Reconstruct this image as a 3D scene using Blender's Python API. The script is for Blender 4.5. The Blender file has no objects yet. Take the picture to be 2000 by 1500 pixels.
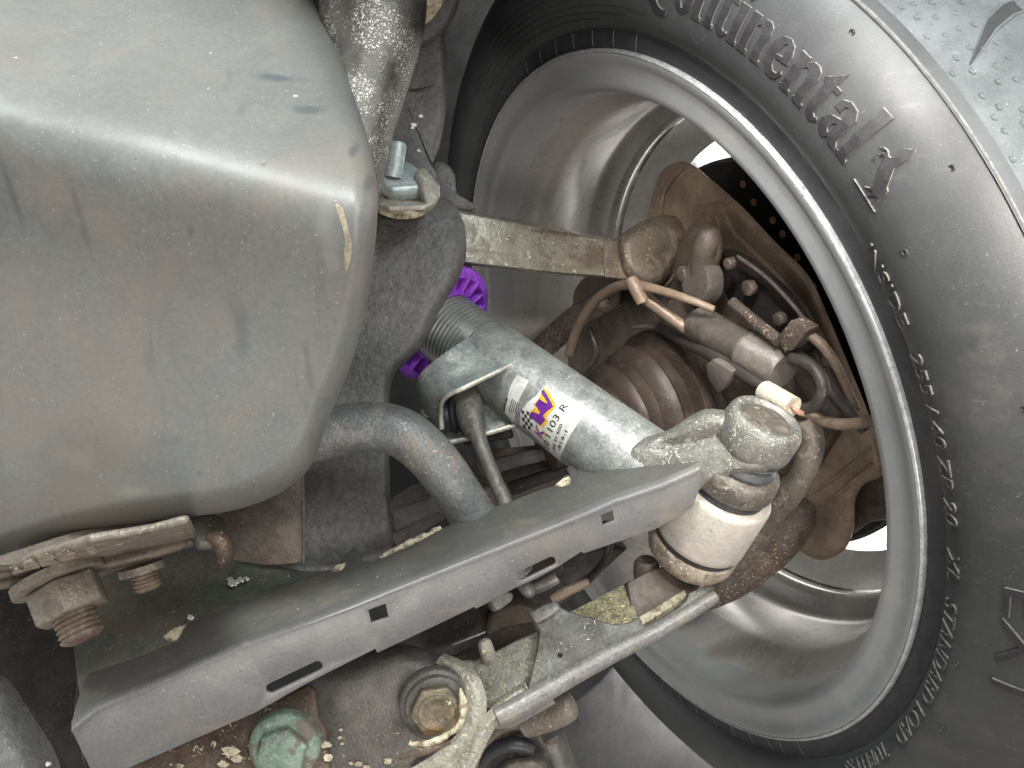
import bpy, bmesh, math, random
from mathutils import Vector, Matrix
from mathutils.geometry import intersect_line_line
random.seed(7)
S = bpy.context.scene
C = S.collection
PI = math.pi
F = 1500.0
# ------------------------------------------------------------------ camera, world, lights
cam = bpy.data.objects.new('camera', bpy.data.cameras.new('camera'))
C.objects.link(cam)
cam.rotation_euler = (math.radians(90), 0, 0)
cam.data.lens = 27; cam.data.sensor_width = 36
cam.data.clip_start = 0.01; cam.data.clip_end = 50
S.camera = cam
S.view_settings.view_transform = 'Standard'
S.view_settings.look = 'None'
S.view_settings.gamma = 1
S.view_settings.exposure = 0.22
w = bpy.data.worlds.new('World'); S.world = w; w.use_nodes = True
nt = w.node_tree; bg = nt.nodes['Background']
tc = nt.nodes.new('ShaderNodeTexCoord'); sp = nt.nodes.new('ShaderNodeSeparateXYZ')
rp = nt.nodes.new('ShaderNodeValToRGB'); mp = nt.nodes.new('ShaderNodeMapRange')
mp.inputs['From Min'].default_value = -1; mp.inputs['From Max'].default_value = 1
nt.links.new(tc.outputs['Generated'], sp.inputs[0]); nt.links.new(sp.outputs['Z'], mp.inputs['Value'])
nt.links.new(mp.outputs[0], rp.inputs[0])
rp.color_ramp.elements[0].color = (0.47, 0.45, 0.43, 1)
rp.color_ramp.elements[1].color = (0.70, 0.72, 0.71, 1)
nt.links.new(rp.outputs[0], bg.inputs['Color']); bg.inputs['Strength'].default_value = 0.88

def lamp(name, loc, target, size, energy, col, kind='AREA'):
    d = bpy.data.lights.new(name, kind); d.energy = energy; d.color = col
    if kind == 'AREA': d.shape = 'DISK'; d.size = size
    else: d.shadow_soft_size = size
    o = bpy.data.objects.new(name, d); C.objects.link(o); o.location = loc
    o.rotation_euler = (Vector(target) - Vector(loc)).to_track_quat('-Z', 'Y').to_euler()
    return o
lamp('workshop_lamp', (-0.30, -0.30, 1.15), (0.0, 0.45, 0.0), 0.45, 21, (0.95, 1.0, 0.98))
lamp('low_lamp', (0.35, -0.75, -0.75), (0.05, 0.45, -0.05), 0.45, 7, (1.0, 0.91, 0.84))
lamp('side_lamp', (0.62, -0.55, 0.75), (0.35, 0.4, 0.1), 0.40, 10, (0.92, 0.98, 1.0))
s2 = lamp('barrel_fill', (0.02, 0.10, 0.22), (.27, .80, .02), 0.03, 10, (1.0, 0.97, 0.93), 'SPOT')  # added fill spot that brightens the barrel and wheel face
s2.data.spot_size = math.radians(44); s2.data.spot_blend = 1.0
sl = lamp('knuckle_fill', (0.20, 0.02, 0.12), (0.165, 0.56, -0.01), 0.02, 10, (1.0, 0.95, 0.88), 'SPOT')  # added fill spot that lights the knuckle inside the wheel
sl.data.spot_size = math.radians(44); sl.data.spot_blend = 1.0
lamp('phone_torch', (0.045, -0.01, 0.03), (0.09, 0.5, -0.02), 0.008, 0.9, (1.0, 0.97, 0.93), 'POINT')

# ------------------------------------------------------------------ geometry of the place
def P(x, y, d): return Vector(((x - 1000) / F * d, d, -(y - 750) / F * d))
WC = Vector((.0895, .6245, -.0202)); WN = Vector((-.8769, -.3714, -.3052)).normalized()
WV = (Vector((0, 0, 1)) - WN * WN.z).normalized(); WU = WV.cross(WN)
def W(r, th, s):
    th = math.radians(th); return WC + (WU * math.cos(th) + WV * math.sin(th)) * r + WN * s
def ray(x, y): return Vector(((x - 1000) / F, 1, -(y - 750) / F))
def WD(x, y, s):                       # depth of the plane s of the wheel at a pixel
    return ((WC + WN * s).dot(WN)) / ray(x, y).dot(WN)
def WP(x, y, s): return P(x, y, WD(x, y, s))
class Pl:
    def __init__(s, a, b, c):
        A, B, D = P(*a), P(*b), P(*c)
        s.n = (B - A).cross(D - A).normalized(); s.o = A
        if s.n.dot(A) > 0: s.n = -s.n
    def d(s, x, y): return s.o.dot(s.n) / ray(x, y).dot(s.n)
    def __call__(s, x, y): return P(x, y, s.d(x, y))
class WPl:
    def __init__(s, sv): s.s = sv; s.n = WN
    def d(s, x, y): return WD(x, y, s.s)
    def __call__(s, x, y): return WP(x, y, s.s)
def flat(d): return Pl((0, 0, d), (1000, 0, d), (0, 1000, d))

# ------------------------------------------------------------------ materials
def hexc(h):
    v = [int(h[i:i+2], 16) / 255 for i in (0, 2, 4)]
    return tuple((c / 12.92 if c < .04045 else ((c + .055) / 1.055) ** 2.4) for c in v) + (1,)
def M(name, c1, c2, sc=40, rough=.5, metal=0, patch=None, specks=None, rust=None, bump=.15, bsc=500, streak=None, spec=.5, coat=0, grain='a9a294', mott=1.0):
    """patch=(hex,scale,thr,soft,amt)  specks=(hex,scale,thr,mask_scale,mask_thr)  rust as patch  streak=(hex,thr)"""
    m = bpy.data.materials.new(name); m.use_nodes = True
    n = m.node_tree.nodes; l = m.node_tree.links
    b = n['Principled BSDF']; b.inputs['Metallic'].default_value = metal
    b.inputs['Specular IOR Level'].default_value = spec
    b.inputs['Coat Weight'].default_value = coat
    t = n.new('ShaderNodeTexCoord').outputs['Object']
    def noise(scale, det=6, ro=.6, dist=0, vec=t):
        q = n.new('ShaderNodeTexNoise'); q.inputs['Scale'].default_value = scale
        q.inputs['Detail'].default_value = det; q.inputs['Roughness'].default_value = ro
        q.inputs['Distortion'].default_value = dist; l.new(vec, q.inputs['Vector']); return q.outputs['Fac']
    def step(src, a, bb, lo=0., hi=1.):
        q = n.new('ShaderNodeMapRange'); q.interpolation_type = 'SMOOTHSTEP'
        q.inputs['From Min'].default_value = a; q.inputs['From Max'].default_value = bb
        q.inputs['To Min'].default_value = lo; q.inputs['To Max'].default_value = hi
        l.new(src, q.inputs['Value']); return q.outputs[0]
    def mul(a, bb):
        q = n.new('ShaderNodeMath'); q.operation = 'MULTIPLY'; l.new(a, q.inputs[0])
        if isinstance(bb, float): q.inputs[1].default_value = bb
        else: l.new(bb, q.inputs[1])
        return q.outputs[0]
    def mix(fac, a, bb):
        q = n.new('ShaderNodeMix'); q.data_type = 'RGBA'; l.new(fac, q.inputs['Factor'])
        for s_, v in ((6, a), (7, bb)):
            if isinstance(v, tuple): q.inputs[s_].default_value = v
            else: l.new(v, q.inputs[s_])
        return q.outputs[2]
    base = noise(sc); col = mix(step(base, .32, .68), hexc(c1), hexc(c2))
    fine = noise(bsc, 4, .65)
    # faint fine mottling
    q = n.new('ShaderNodeMix'); q.data_type = 'RGBA'; q.blend_type = 'MULTIPLY'; q.inputs['Factor'].default_value = .55 * min(1, .25 + mott)
    l.new(col, q.inputs[6]); g = step(fine, .25, .75, .62, 1.25); l.new(g, q.inputs[7]); col = q.outputs[2]
    q = n.new('ShaderNodeMix'); q.data_type = 'RGBA'; q.blend_type = 'MULTIPLY'; q.inputs['Factor'].default_value = .8 * mott
    l.new(col, q.inputs[6]); g = step(noise(max(90, sc * 5), 7, .75, .4), .30, .70, .74, 1.22); l.new(g, q.inputs[7]); col = q.outputs[2]
    if grain:
        f_ = mul(step(noise(760, 3, .6), .645, .70), step(noise(50, 5, .65), .44, .60, .12, .75)); col = mix(f_, col, hexc(grain))
        f_ = mul(step(noise(520, 4, .6, .5), .64, .70), step(noise(36, 5, .65), .48, .62, .0, .6)); col = mix(f_, col, (.02, .017, .014, 1))
    rg = step(noise(sc * 2.3), .3, .7, max(.03, rough - .12 * max(.15, mott)), min(1, rough + .12 * max(.15, mott)))
    dull = None
    hgt = mul(fine, 1.0)
    def addh(src, k):
        nonlocal hgt
        q = n.new('ShaderNodeMath'); q.operation = 'MULTIPLY_ADD'; l.new(src, q.inputs[0]); q.inputs[1].default_value = k; l.new(hgt, q.inputs[2]); hgt = q.outputs[0]
    for pt in (patch, rust):
        if pt:
            f_ = mul(step(noise(pt[1], 8, .68, .6), pt[2] - pt[3], pt[2] + pt[3]), float(pt[4])); col = mix(f_, col, hexc(pt[0]))
            addh(f_, .5); dull = f_
    if streak:
        mpn = n.new('ShaderNodeMapping'); mpn.inputs['Scale'].default_value = streak[2] if len(streak) > 2 else (30, 30, 420)
        l.new(t, mpn.inputs[0])
        f_ = mul(step(noise(1, 5, .6, 0, mpn.outputs[0]), streak[1], streak[1] + .12), .7); col = mix(f_, col, hexc(streak[0]))
    if specks:
        for k, spk in enumerate(specks if isinstance(specks, list) else [specks]):
            f_ = mul(step(noise(spk[1], 3, .6, .8), spk[2], spk[2] + .045), step(noise(spk[3], 4, .6), spk[4], spk[4] + .12))
            col = mix(f_, col, hexc(spk[0])); addh(f_, 1.0)
    l.new(col, b.inputs['Base Color'])
    if dull is not None and metal > 0:
        l.new(step(dull, 0, 1, metal, metal * .25), b.inputs['Metallic'])
        q = n.new('ShaderNodeMath'); q.operation = 'MULTIPLY_ADD'; l.new(dull, q.inputs[0]); q.inputs[1].default_value = .25; l.new(rg, q.inputs[2]); rg = q.outputs[0]
    l.new(rg, b.inputs['Roughness'])
    bp = n.new('ShaderNodeBump'); bp.inputs['Strength'].default_value = bump; bp.inputs['Distance'].default_value = .0012
    l.new(hgt, bp.inputs['Height']); l.new(bp.outputs[0], b.inputs['Normal'])
    return m
def stain(m, c, rad, col, amt=.6, ns=60, k=1.2, soft=.5):
    """a soft stain of its own irregular outline at point c (in the thing's own coordinates)"""
    n = m.node_tree.nodes; l = m.node_tree.links; b = n['Principled BSDF']
    t = n.new('ShaderNodeTexCoord').outputs['Object']
    a = n.new('ShaderNodeVectorMath'); a.operation = 'SUBTRACT'; l.new(t, a.inputs[0]); a.inputs[1].default_value = tuple(c)
    d = n.new('ShaderNodeVectorMath'); d.operation = 'DIVIDE'; l.new(a.outputs[0], d.inputs[0]); d.inputs[1].default_value = tuple(rad)
    e = n.new('ShaderNodeVectorMath'); e.operation = 'LENGTH'; l.new(d.outputs[0], e.inputs[0])
    q = n.new('ShaderNodeTexNoise'); q.inputs['Scale'].default_value = ns; q.inputs['Detail'].default_value = 7; q.inputs['Roughness'].default_value = .65; l.new(t, q.inputs['Vector'])
    f = n.new('ShaderNodeMath'); f.operation = 'MULTIPLY_ADD'; l.new(q.outputs['Fac'], f.inputs[0]); f.inputs[1].default_value = k * 2; l.new(e.outputs['Value'], f.inputs[2])
    r = n.new('ShaderNodeMapRange'); r.interpolation_type = 'SMOOTHSTEP'; r.inputs['From Min'].default_value = k + 1 - soft; r.inputs['From Max'].default_value = k + 1
    r.inputs['To Min'].default_value = amt; r.inputs['To Max'].default_value = 0; l.new(f.outputs[0], r.inputs['Value'])
    x = n.new('ShaderNodeMix'); x.data_type = 'RGBA'; l.new(r.outputs[0], x.inputs['Factor']); old = b.inputs['Base Color'].links[0].from_socket
    l.new(old, x.inputs[6]); x.inputs[7].default_value = hexc(col); l.new(x.outputs[2], b.inputs['Base Color'])
m_tank = M('grey_plastic', '676967', '727370', 9, .44, 0, patch=('7d736a', 12, .56, .14, .6), specks=[('c9c4b6', 110, .70, 30, .5)], bump=.05, bsc=420, streak=('5e5f5e', .62, (75, 30, 9)), grain='b5b2aa', mott=.3)
m_pipe = M('speckled_exhaust_steel', '62605b', '77756f', 60, .33, .9, patch=('4c4640', 40, .60, .1, .4), specks=('f4f1e6', 1050, .56, 45, .42), bump=.35, bsc=900, grain=None, mott=.6)
m_sub = M('dark_subframe_paint', '565552', '636260', 30, .52, 0, patch=('474644', 60, .6, .1, .4), specks=('9c9b98', 700, .68, 60, .5), bump=.9, bsc=300)
m_subg = M('greenish_dark_paint', '474b43', '55534b', 35, .5, 0, patch=('5d5245', 26, .58, .12, .5), specks=('b9b29f', 480, .67, 60, .45), bump=.3)
m_chan = M('grey_channel_paint', '636262', '6d6c6b', 14, .40, .05, patch=('7f7468', 22, .63, .1, .5), specks=[('b9b0a2', 420, .70, 50, .48)], bump=.1, bsc=600, streak=('787672', .60, (120, 60, 300)), mott=.4)
m_chanshade = M('shaded_channel_paint', '51504d', '5d5c57', 16, .48, .05, patch=('696456', 26, .60, .1, .5), specks=[('b8b5a8', 420, .68, 50, .45)], bump=.14, bsc=600, mott=.5)  # darker copy of the channel paint: top web's shade put into colour
m_alu = M('corroded_aluminium', '93918a', '7b7a74', 55, .42, .5, patch=('5a5850', 70, .57, .07, .6), specks=[('dedbcc', 620, .585, 60, .44), ('6a5238', 380, .67, 50, .5)], bump=.5, bsc=700)
m_galv = M('galvanised_steel', '9ea29d', '858a88', 90, .42, .35, patch=('5c6264', 110, .55, .06, .6), specks=('d2d3cc', 420, .64, 70, .46), bump=.25)
m_damper = M('damper_steel', '9fa09c', '8b8e8c', 90, .46, .35, patch=('6e7273', 90, .57, .07, .6), specks=('d2d2c9', 500, .63, 60, .45), bump=.2, rust=('a8957e', 24, .66, .08, .4))
m_thread = M('bright_thread_steel', 'a9aca8', '9ea19d', 80, .32, .7, bump=.0, grain=None, mott=0)
m_brightedge = M('bright_cut_steel', 'c6c4b8', 'aaa89c', 200, .4, .5, bump=.2)
m_purple = M('purple_anodised', 'a155dc', '8a40c0', 60, .4, .15, patch=('6c3a8c', 150, .60, .06, .5), specks=('c7a8dd', 400, .66, 60, .45), bump=.15)
m_purpled = M('dark_purple_anodised', '7a2590', '651a7a', 60, .45, .15, bump=.06, grain=None)
m_yellow = M('yellow_spring_paint', 'c98a14', 'b5780e', 60, .4, 0, bump=.06, grain=None)
m_bar = M('worn_roll_bar', '6c6e6e', '7a7b79', 45, .40, .3, patch=('8f8170', 55, .60, .08, .55), specks=('d0c6b0', 420, .62, 45, .48), rust=('3f3530', 120, .66, .04, .8), bump=.5)
m_rod = M('dull_grey_rod', '5f5e57', '6f6d64', 120, .5, .3, patch=('3f3e3a', 180, .6, .06, .7), bump=.3)
m_white = M('pale_sleeve', 'ccc4b9', 'b9b3ab', 40, .36, .2, patch=('dad2c6', 50, .6, .1, .5), specks=('4b3b30', 380, .70, 60, .50), rust=('bfa698', 26, .64, .1, .4), bump=.1, mott=.5)
m_cream = M('corroded_cream_ring', 'b0a494', '978a7b', 90, .55, .2, patch=('75614e', 180, .56, .05, .7), specks=('e8dcc8', 520, .60, 80, .4), bump=.7)
m_collar = M('weathered_collar', '6d655c', '55504b', 70, .5, .3, patch=('8d8578', 90, .56, .08, .6), specks=('c2b8a6', 560, .62, 70, .45), bump=.4)
m_rubber = M('black_rubber', '35373a', '2b2c2e', 50, .45, 0, bump=.1, grain=None)
m_rubberg = M('grey_rubber_boot', '55585a', '44474a', 50, .42, 0, bump=.08)
m_orange = M('orange_rust', '9a4f25', '7d3c1c', 200, .7, 0, bump=.5)
m_brown = M('brown_dusty_steel', '6c6259', '574e48', 40, .52, .15, patch=('8b7d70', 50, .58, .1, .5), specks=('c0b09a', 420, .67, 40, .47), bump=.35)
m_knuc = M('dark_brown_casting', '605448', '4a423a', 35, .48, .15, patch=('857664', 60, .60, .08, .6), specks=[('c0aa90', 380, .67, 40, .47), ('241e1a', 220, .64, 40, .45)], bump=.6)
m_shield = M('dusty_brake_shield', 'ab9580', '917d6b', 22, .42, .25, patch=('735f50', 18, .54, .12, .6), specks=[('d0bca2', 260, .70, 30, .5), ('4e3f36', 200, .68, 30, .5)], rust=('bfa88e', 12, .6, .1, .5), bump=.22)
m_rustspeck = M('flaking_rusty_steel', '5c4f47', '6f6258', 60, .5, .25, patch=('3b332e', 70, .55, .06, .6), specks=('d4bea2', 520, .58, 50, .40), bump=.9)
m_link = M('cast_link_arm', '9d998c', '858174', 60, .36, .5, patch=('5f584c', 70, .57, .08, .6), specks=('e6e2d4', 420, .62, 55, .46), bump=.45)
m_linkb = M('grime_covered_link_end', '6a6054', '524a40', 60, .42, .3, patch=('8a7867', 60, .56, .08, .6), specks=('cfbca2', 420, .62, 45, .43), bump=.5)
m_disc = M('dark_brake_disc', '1d1b1a', '141312', 60, .45, .4, bump=.1)
m_brass = M('rusty_hole_rim', 'c09a74', '9a7656', 300, .6, .2, bump=.6)
m_rim = M('grey_wheel_paint', '8a8c8d', '929393', 10, .40, .1, patch=('a29c94', 22, .6, .12, .4), bump=.015, bsc=300, specks=('c0bcb2', 240, .74, 30, .5), mott=.12, grain=None)
m_barrel = M('silver_barrel_paint', 'b4b0ab', 'a3a19e', 10, .27, .38, patch=('9c9186', 14, .58, .12, .5), specks=[('35281f', 300, .645, 9, .52)], bump=.02, bsc=300, mott=.25, grain=None)
m_spoke = M('pale_silver_wheel_back', 'd2cfca', 'c2bfba', 30, .42, .0, patch=('a49c92', 18, .58, .12, .5), specks=[('35281f', 300, .66, 12, .52)], bump=.03, mott=.3, grain=None)
m_tyre = M('tyre_sidewall_rubber', '363738', '404142', 14, .44, 0, specks=('6e6d6c', 420, .72, 60, .5), bump=.09, bsc=900, spec=.5, streak=('4f4f4e', .62, (40, 40, 200)), grain='6f6e6c', mott=.4)
m_tread = M('tyre_tread_rubber', '5d6162', '505455', 18, .38, 0, patch=('727677', 30, .56, .12, .5), specks=('b4b8b8', 600, .70, 50, .5), bump=.14, bsc=700)
m_letter = M('tyre_letter_rubber', '232224', '2b2a2c', 60, .5, 0, bump=.25, bsc=1500, grain=None)
m_letedge = M('tyre_lit_edge', '767472', '5c5b5a', 300, .5, 0, bump=.2, grain=None)  # pale copy of tyre rubber: light caught on moulded edges, put into colour
m_bead = M('shaded_bead_rubber', '2c2b2d', '333234', 30, .45, 0, bump=.04, grain=None)  # tyre rubber darkened for the bead's shade; also the dark of grooves
m_liner = M('black_arch_liner', '0f0f11', '17161a', 12, .7, 0, bump=.3, grain=None)
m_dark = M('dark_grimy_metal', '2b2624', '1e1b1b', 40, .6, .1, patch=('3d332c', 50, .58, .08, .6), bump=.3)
m_nutblue = M('zinc_nut_pale', 'b2bcbb', '9aa5a5', 70, .38, .35, patch=('7a6249', 90, .68, .04, .7), specks=('d9dccb', 300, .66, 60, .5), bump=.3)
m_chip = M('white_deposit', 'dfe0dc', 'c4c4ba', 300, .7, 0, bump=.6)
m_crust = M('cream_crust', 'd6ccb2', 'a3977c', 260, .7, .1, patch=('6e6250', 260, .60, .05, .7), bump=.9)
m_gold = M('yellow_crusted_alloy', 'b8af90', '938c6e', 110, .5, .2, patch=('5b5540', 420, .56, .05, .6), specks=('eee3b4', 700, .55, 50, .40), bump=.8)
m_creamcast = M('cream_spotted_casting', 'bdb9ab', '9d9a8e', 60, .5, .25, patch=('6f6551', 300, .58, .05, .6), specks=[('ece2c6', 560, .57, 50, .42)], bump=.7)
m_green = M('pale_verdigris', '86998a', '6c7d70', 90, .5, .2, patch=('b0bfae', 120, .60, .06, .6), rust=('6b5a4f', 60, .58, .04, .85), bump=.5)
m_browncrust = M('brown_crusted_steel', '66564a', '57493f', 50, .5, .2, patch=('8a6440', 36, .66, .07, .4), specks=[('ded2bb', 300, .62, 30, .46)], bump=.5)
m_nut = M('corroded_tan_steel', '91897d', '746c63', 60, .42, .35, patch=('c0b4a2', 50, .57, .07, .7), specks=[('f0e6d2', 300, .64, 40, .47)], rust=('4c433d', 50, .58, .06, .7), bump=.45)
m_tanrust = M('tan_rust_thread', '8a7a6c', '65564b', 160, .55, .2, bump=.4)
m_lgreen = M('greenish_pressed_steel', '64635c', '57564f', 50, .42, .15, patch=('46453f', 80, .58, .08, .5), specks=('ccc8b8', 420, .64, 50, .43), bump=.35)
m_lip = M('worn_grey_edge', '83807b', '74716d', 50, .40, .15, patch=('988876', 60, .62, .08, .5), bump=.25)
m_house = M('grey_brown_housing', '6f6c66', '5b5853', 30, .42, .2, patch=('7d7060', 40, .62, .08, .5), specks=('d6ccb4', 420, .66, 26, .50), bump=.4)
m_motor = M('grimy_actuator', '6a635d', '56504b', 40, .42, .05, patch=('857260', 40, .60, .06, .6), specks=('c8b59d', 420, .68, 40, .48), bump=.25)
m_hose = M('brown_dusty_hose', '766557', '83715f', 60, .42, 0, bump=.15)
m_blackhose = M('black_dusty_hose', '34302e', '403a36', 60, .45, 0, bump=.15)
m_copper = M('pale_tan_pipe', '8f7c6b', '7d6c5d', 60, .45, .2, specks=('5a463a', 400, .64, 60, .5), bump=.25)
m_conn = M('dirty_white_plastic', 'c9c0ae', 'b3a996', 90, .5, 0, specks=('5e5040', 380, .66, 60, .45), bump=.2)
m_pink = M('pinkish_wire', 'b58d7a', 'a07a6a', 90, .5, 0)
m_label = M('white_sticker', 'd6d6d0', 'bfbfb8', 60, .38, 0, patch=('a39c8e', 120, .62, .08, .5), bump=.02, mott=.4)
m_ink = M('black_print', '26221f', '2e2a26', 60, .5, 0, bump=.02, grain=None)
m_pprint = M('purple_print', '5d2080', '6b2a8c', 60, .4, 0, bump=.02, grain=None)
m_yprint = M('yellow_print', 'dfb021', 'cfa01c', 60, .4, 0, bump=.02, grain=None)
m_lug = M('pale_steel_lug', 'b5b1a6', '98958b', 90, .45, .3, patch=('6e6250', 200, .60, .05, .6), specks=('e6e0cc', 400, .6, 60, .45), bump=.5)
m_hexb = M('dull_brass_grey_bolt', '807660', '6b6355', 70, .42, .35, patch=('a8895c', 60, .63, .07, .5), specks=[('d6cab0', 320, .66, 30, .48)], rust=('4f4437', 70, .60, .05, .6), bump=.5)
m_wall = M('white_garage_wall', 'dcdcd8', 'e2e2de', 3, .8, 0, bump=.02, grain=None)

# ------------------------------------------------------------------ helpers
def link(o, parent):
    C.objects.link(o)
    if parent is not None: o.parent = parent
def absloc(o):
    v = Vector((0, 0, 0))
    while o is not None: v += o.location; o = o.parent
    return v
def mk(name, verts, faces, mat, parent=None, smooth=True, bevel=0, bseg=2, bang=35, sub=0):
    verts = [Vector(v) for v in verts]
    if parent is not None: off = absloc(parent); loc = Vector((0, 0, 0))
    else:
        off = sum(verts, Vector()) / len(verts); loc = off
    me = bpy.data.meshes.new(name); me.from_pydata([tuple(v - off) for v in verts], [], faces)
    bm = bmesh.new(); bm.from_mesh(me); bmesh.ops.recalc_face_normals(bm, faces=bm.faces); bm.to_mesh(me); bm.free()
    me.materials.append(mat); me.update()
    o = bpy.data.objects.new(name, me); link(o, parent); o.location = loc
    finish(o, smooth, bevel, bseg, bang, sub); return o
def finish(o, smooth=True, bevel=0, bseg=2, bang=35, sub=0):
    if smooth: o.data.shade_smooth()
    if bevel:
        b = o.modifiers.new('bevel', 'BEVEL'); b.width = bevel; b.segments = bseg; b.limit_method = 'ANGLE'; b.angle_limit = math.radians(bang); b.harden_normals = False
    if sub: q = o.modifiers.new('sub', 'SUBSURF'); q.levels = sub; q.render_levels = sub
    if smooth and not sub and not bevel:
        o.data.set_sharp_from_angle(angle=math.radians(50))
def thing(name, label, cat, loc, group=None):
    o = bpy.data.objects.new(name, None); C.objects.link(o); o.location = loc; o.empty_display_size = .01
    return tag(o, label, cat, group)
def tag(o, label, cat, group=None):
    o['label'] = label; o['category'] = cat
    if group: o['group'] = group
    return o
def struct(o): o['kind'] = 'structure'; return o
def cr(p0, p1, p2, p3, t):
    return tuple(.5 * ((2 * b) + (c - a) * t + (2 * a - 5 * b + 4 * c - d) * t * t + (3 * b - a - 3 * c + d) * t ** 3) for a, b, c, d in zip(p0, p1, p2, p3))
def spline(pts, n=6, closed=False):
    out = []; k = len(pts)
    for i in range(k if closed else k - 1):
        g = lambda j: pts[j % k] if closed else pts[min(max(j, 0), k - 1)]
        for q in range(n): out.append(cr(g(i - 1), g(i), g(i + 1), g(i + 2), q / n))
    if not closed: out.append(tuple(pts[-1]))
    return out
def fill2d(loops, maxlen=None):
    bm = bmesh.new()
    for lp in loops:
        vs = [bm.verts.new((p[0], p[1], 0)) for p in lp]
        for i in range(len(vs)): bm.edges.new((vs[i], vs[(i + 1) % len(vs)]))
    bmesh.ops.triangle_fill(bm, use_beauty=True, use_dissolve=False, edges=bm.edges[:], normal=(0, 0, 1))
    if maxlen:
        for _ in range(6):
            es = [e for e in bm.edges if e.calc_length() > maxlen]
            if not es: break
            bmesh.ops.subdivide_edges(bm, edges=es, cuts=1, use_grid_fill=False)
            bmesh.ops.triangulate(bm, faces=bm.faces[:])
    return bm
def slab(name, loops, fn, nf, thick, mat, parent=None, bevel=0, smooth=True, maxlen=None, edge_mat=None, **kw):
    """2-D loops (first the outline, then holes) mapped by fn(x,y)->point; thickened by -thick along nf(x,y)"""
    bm = fill2d(loops, maxlen)
    bm.verts.ensure_lookup_table()
    orig = [(v.co.x, v.co.y) for v in bm.verts]
    top = [fn(*p) for p in orig]; bot = [a - nf(*p) * thick for a, p in zip(top, orig)]
    faces = [tuple(v.index for v in f.verts) for f in bm.faces]
    N = len(top); allf = list(faces) + [tuple(i + N for i in reversed(f)) for f in faces]; ne = []
    for e in bm.edges:
        if len(e.link_faces) == 1:
            a, b = e.verts[0].index, e.verts[1].index; ne.append((a, b, b + N, a + N))
    bm.free()
    o = mk(name, top + bot, allf + ne, mat, parent, smooth, bevel, **kw)
    if edge_mat:
        o.data.materials.append(edge_mat)
        for p in o.data.polygons:
            if len(p.vertices) == 4: p.material_index = 1
    return o
def plate(name, outline, pl, thick, mat, parent=None, holes=(), bevel=.0008, rnd=0, **kw):
    if rnd: outline = [p[:2] for p in spline(outline, rnd, True)]
    return slab(name, [outline] + list(holes), lambda x, y: pl(x, y), lambda x, y: pl.n, thick, mat, parent, bevel, **kw)
def pillow(name, outline, c, df, R, back, mat, parent=None, f0=.6, n=5, fn=None, sub=0, rings=9, inner=4):
    o2 = spline(outline, n, True); N = len(o2)
    fs = [0.0001] + [f0 * (i + 1) / inner for i in range(inner)] + [f0 + (1 - f0) * math.sin((i + 1) / rings * PI / 2) for i in range(rings)]
    V = []; Fc = []
    for f in fs:
        q = max(0, (f - f0) / (1 - f0)); add = R * (1 - math.sqrt(max(0, 1 - q * q)))
        for p in o2:
            x = c[0] + (p[0] - c[0]) * f; y = c[1] + (p[1] - c[1]) * f
            V.append(P(x, y, df(x, y) + add))
    for k, (f, bk) in enumerate(((.985, .3), (.95, .7), (.90, 1.))):
        for p in o2:
            x = c[0] + (p[0] - c[0]) * f; y = c[1] + (p[1] - c[1]) * f
            V.append(P(x, y, df(x, y) + R + back * bk))
    L = len(fs) + 3
    for r in range(L - 1):
        for i in range(N):
            j = (i + 1) % N; Fc.append((r * N + i, r * N + j, (r + 1) * N + j, (r + 1) * N + i))
    Fc.append(tuple(range((L - 1) * N, L * N)))
    return mk(name, V, Fc, mat, parent, True, sub=sub)
def frames(pts):
    T = []
    for i in range(len(pts)): T.append((pts[min(i + 1, len(pts) - 1)] - pts[max(i - 1, 0)]).normalized())
    u = T[0].orthogonal().normalized(); out = []
    for t in T:
        u = (u - t * u.dot(t)).normalized(); out.append((u, t.cross(u)))
    return out
def sweep(name, cen, rad, mat, parent=None, seg=18, cap=True, rough=0, **kw):
    fr = frames(cen); V = []; Fc = []
    for (c, r, (u, v)) in zip(cen, rad, fr):
        for k in range(seg):
            a = 2 * PI * k / seg; V.append(c + (u * math.cos(a) + v * math.sin(a)) * r * (1 + rough * random.uniform(-1, 1)))
    for i in range(len(cen) - 1):
        for k in range(seg):
            q = (k + 1) % seg; Fc.append((i * seg + k, i * seg + q, (i + 1) * seg + q, (i + 1) * seg + k))
    if cap: Fc += [tuple(range(seg)), tuple(range((len(cen) - 1) * seg, len(cen) * seg))]
    return mk(name, V, Fc, mat, parent, **kw)
def tube(name, pts, mat, parent=None, n=6, seg=18, **kw):
    q = spline(pts, n) if n > 1 else pts
    if mat is m_crust: q = [(a + random.uniform(-1.5, 1.5), b + random.uniform(-1.5, 1.5), d, r * random.uniform(.6, 1.05)) for a, b, d, r in spline(pts, n)]; kw['rough'] = .16
    return sweep(name, [P(a, b, d) for a, b, d, r in q], [r * d / F for a, b, d, r in q], mat, parent, seg, **kw)
def wtube(name, pts, mat, parent=None, n=6, seg=14, **kw):     # (x, y, s, rpx): s measured along the wheel axis
    return tube(name, [(x, y, WD(x, y, s), r) for x, y, s, r in pts], mat, parent, n, seg, **kw)
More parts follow.
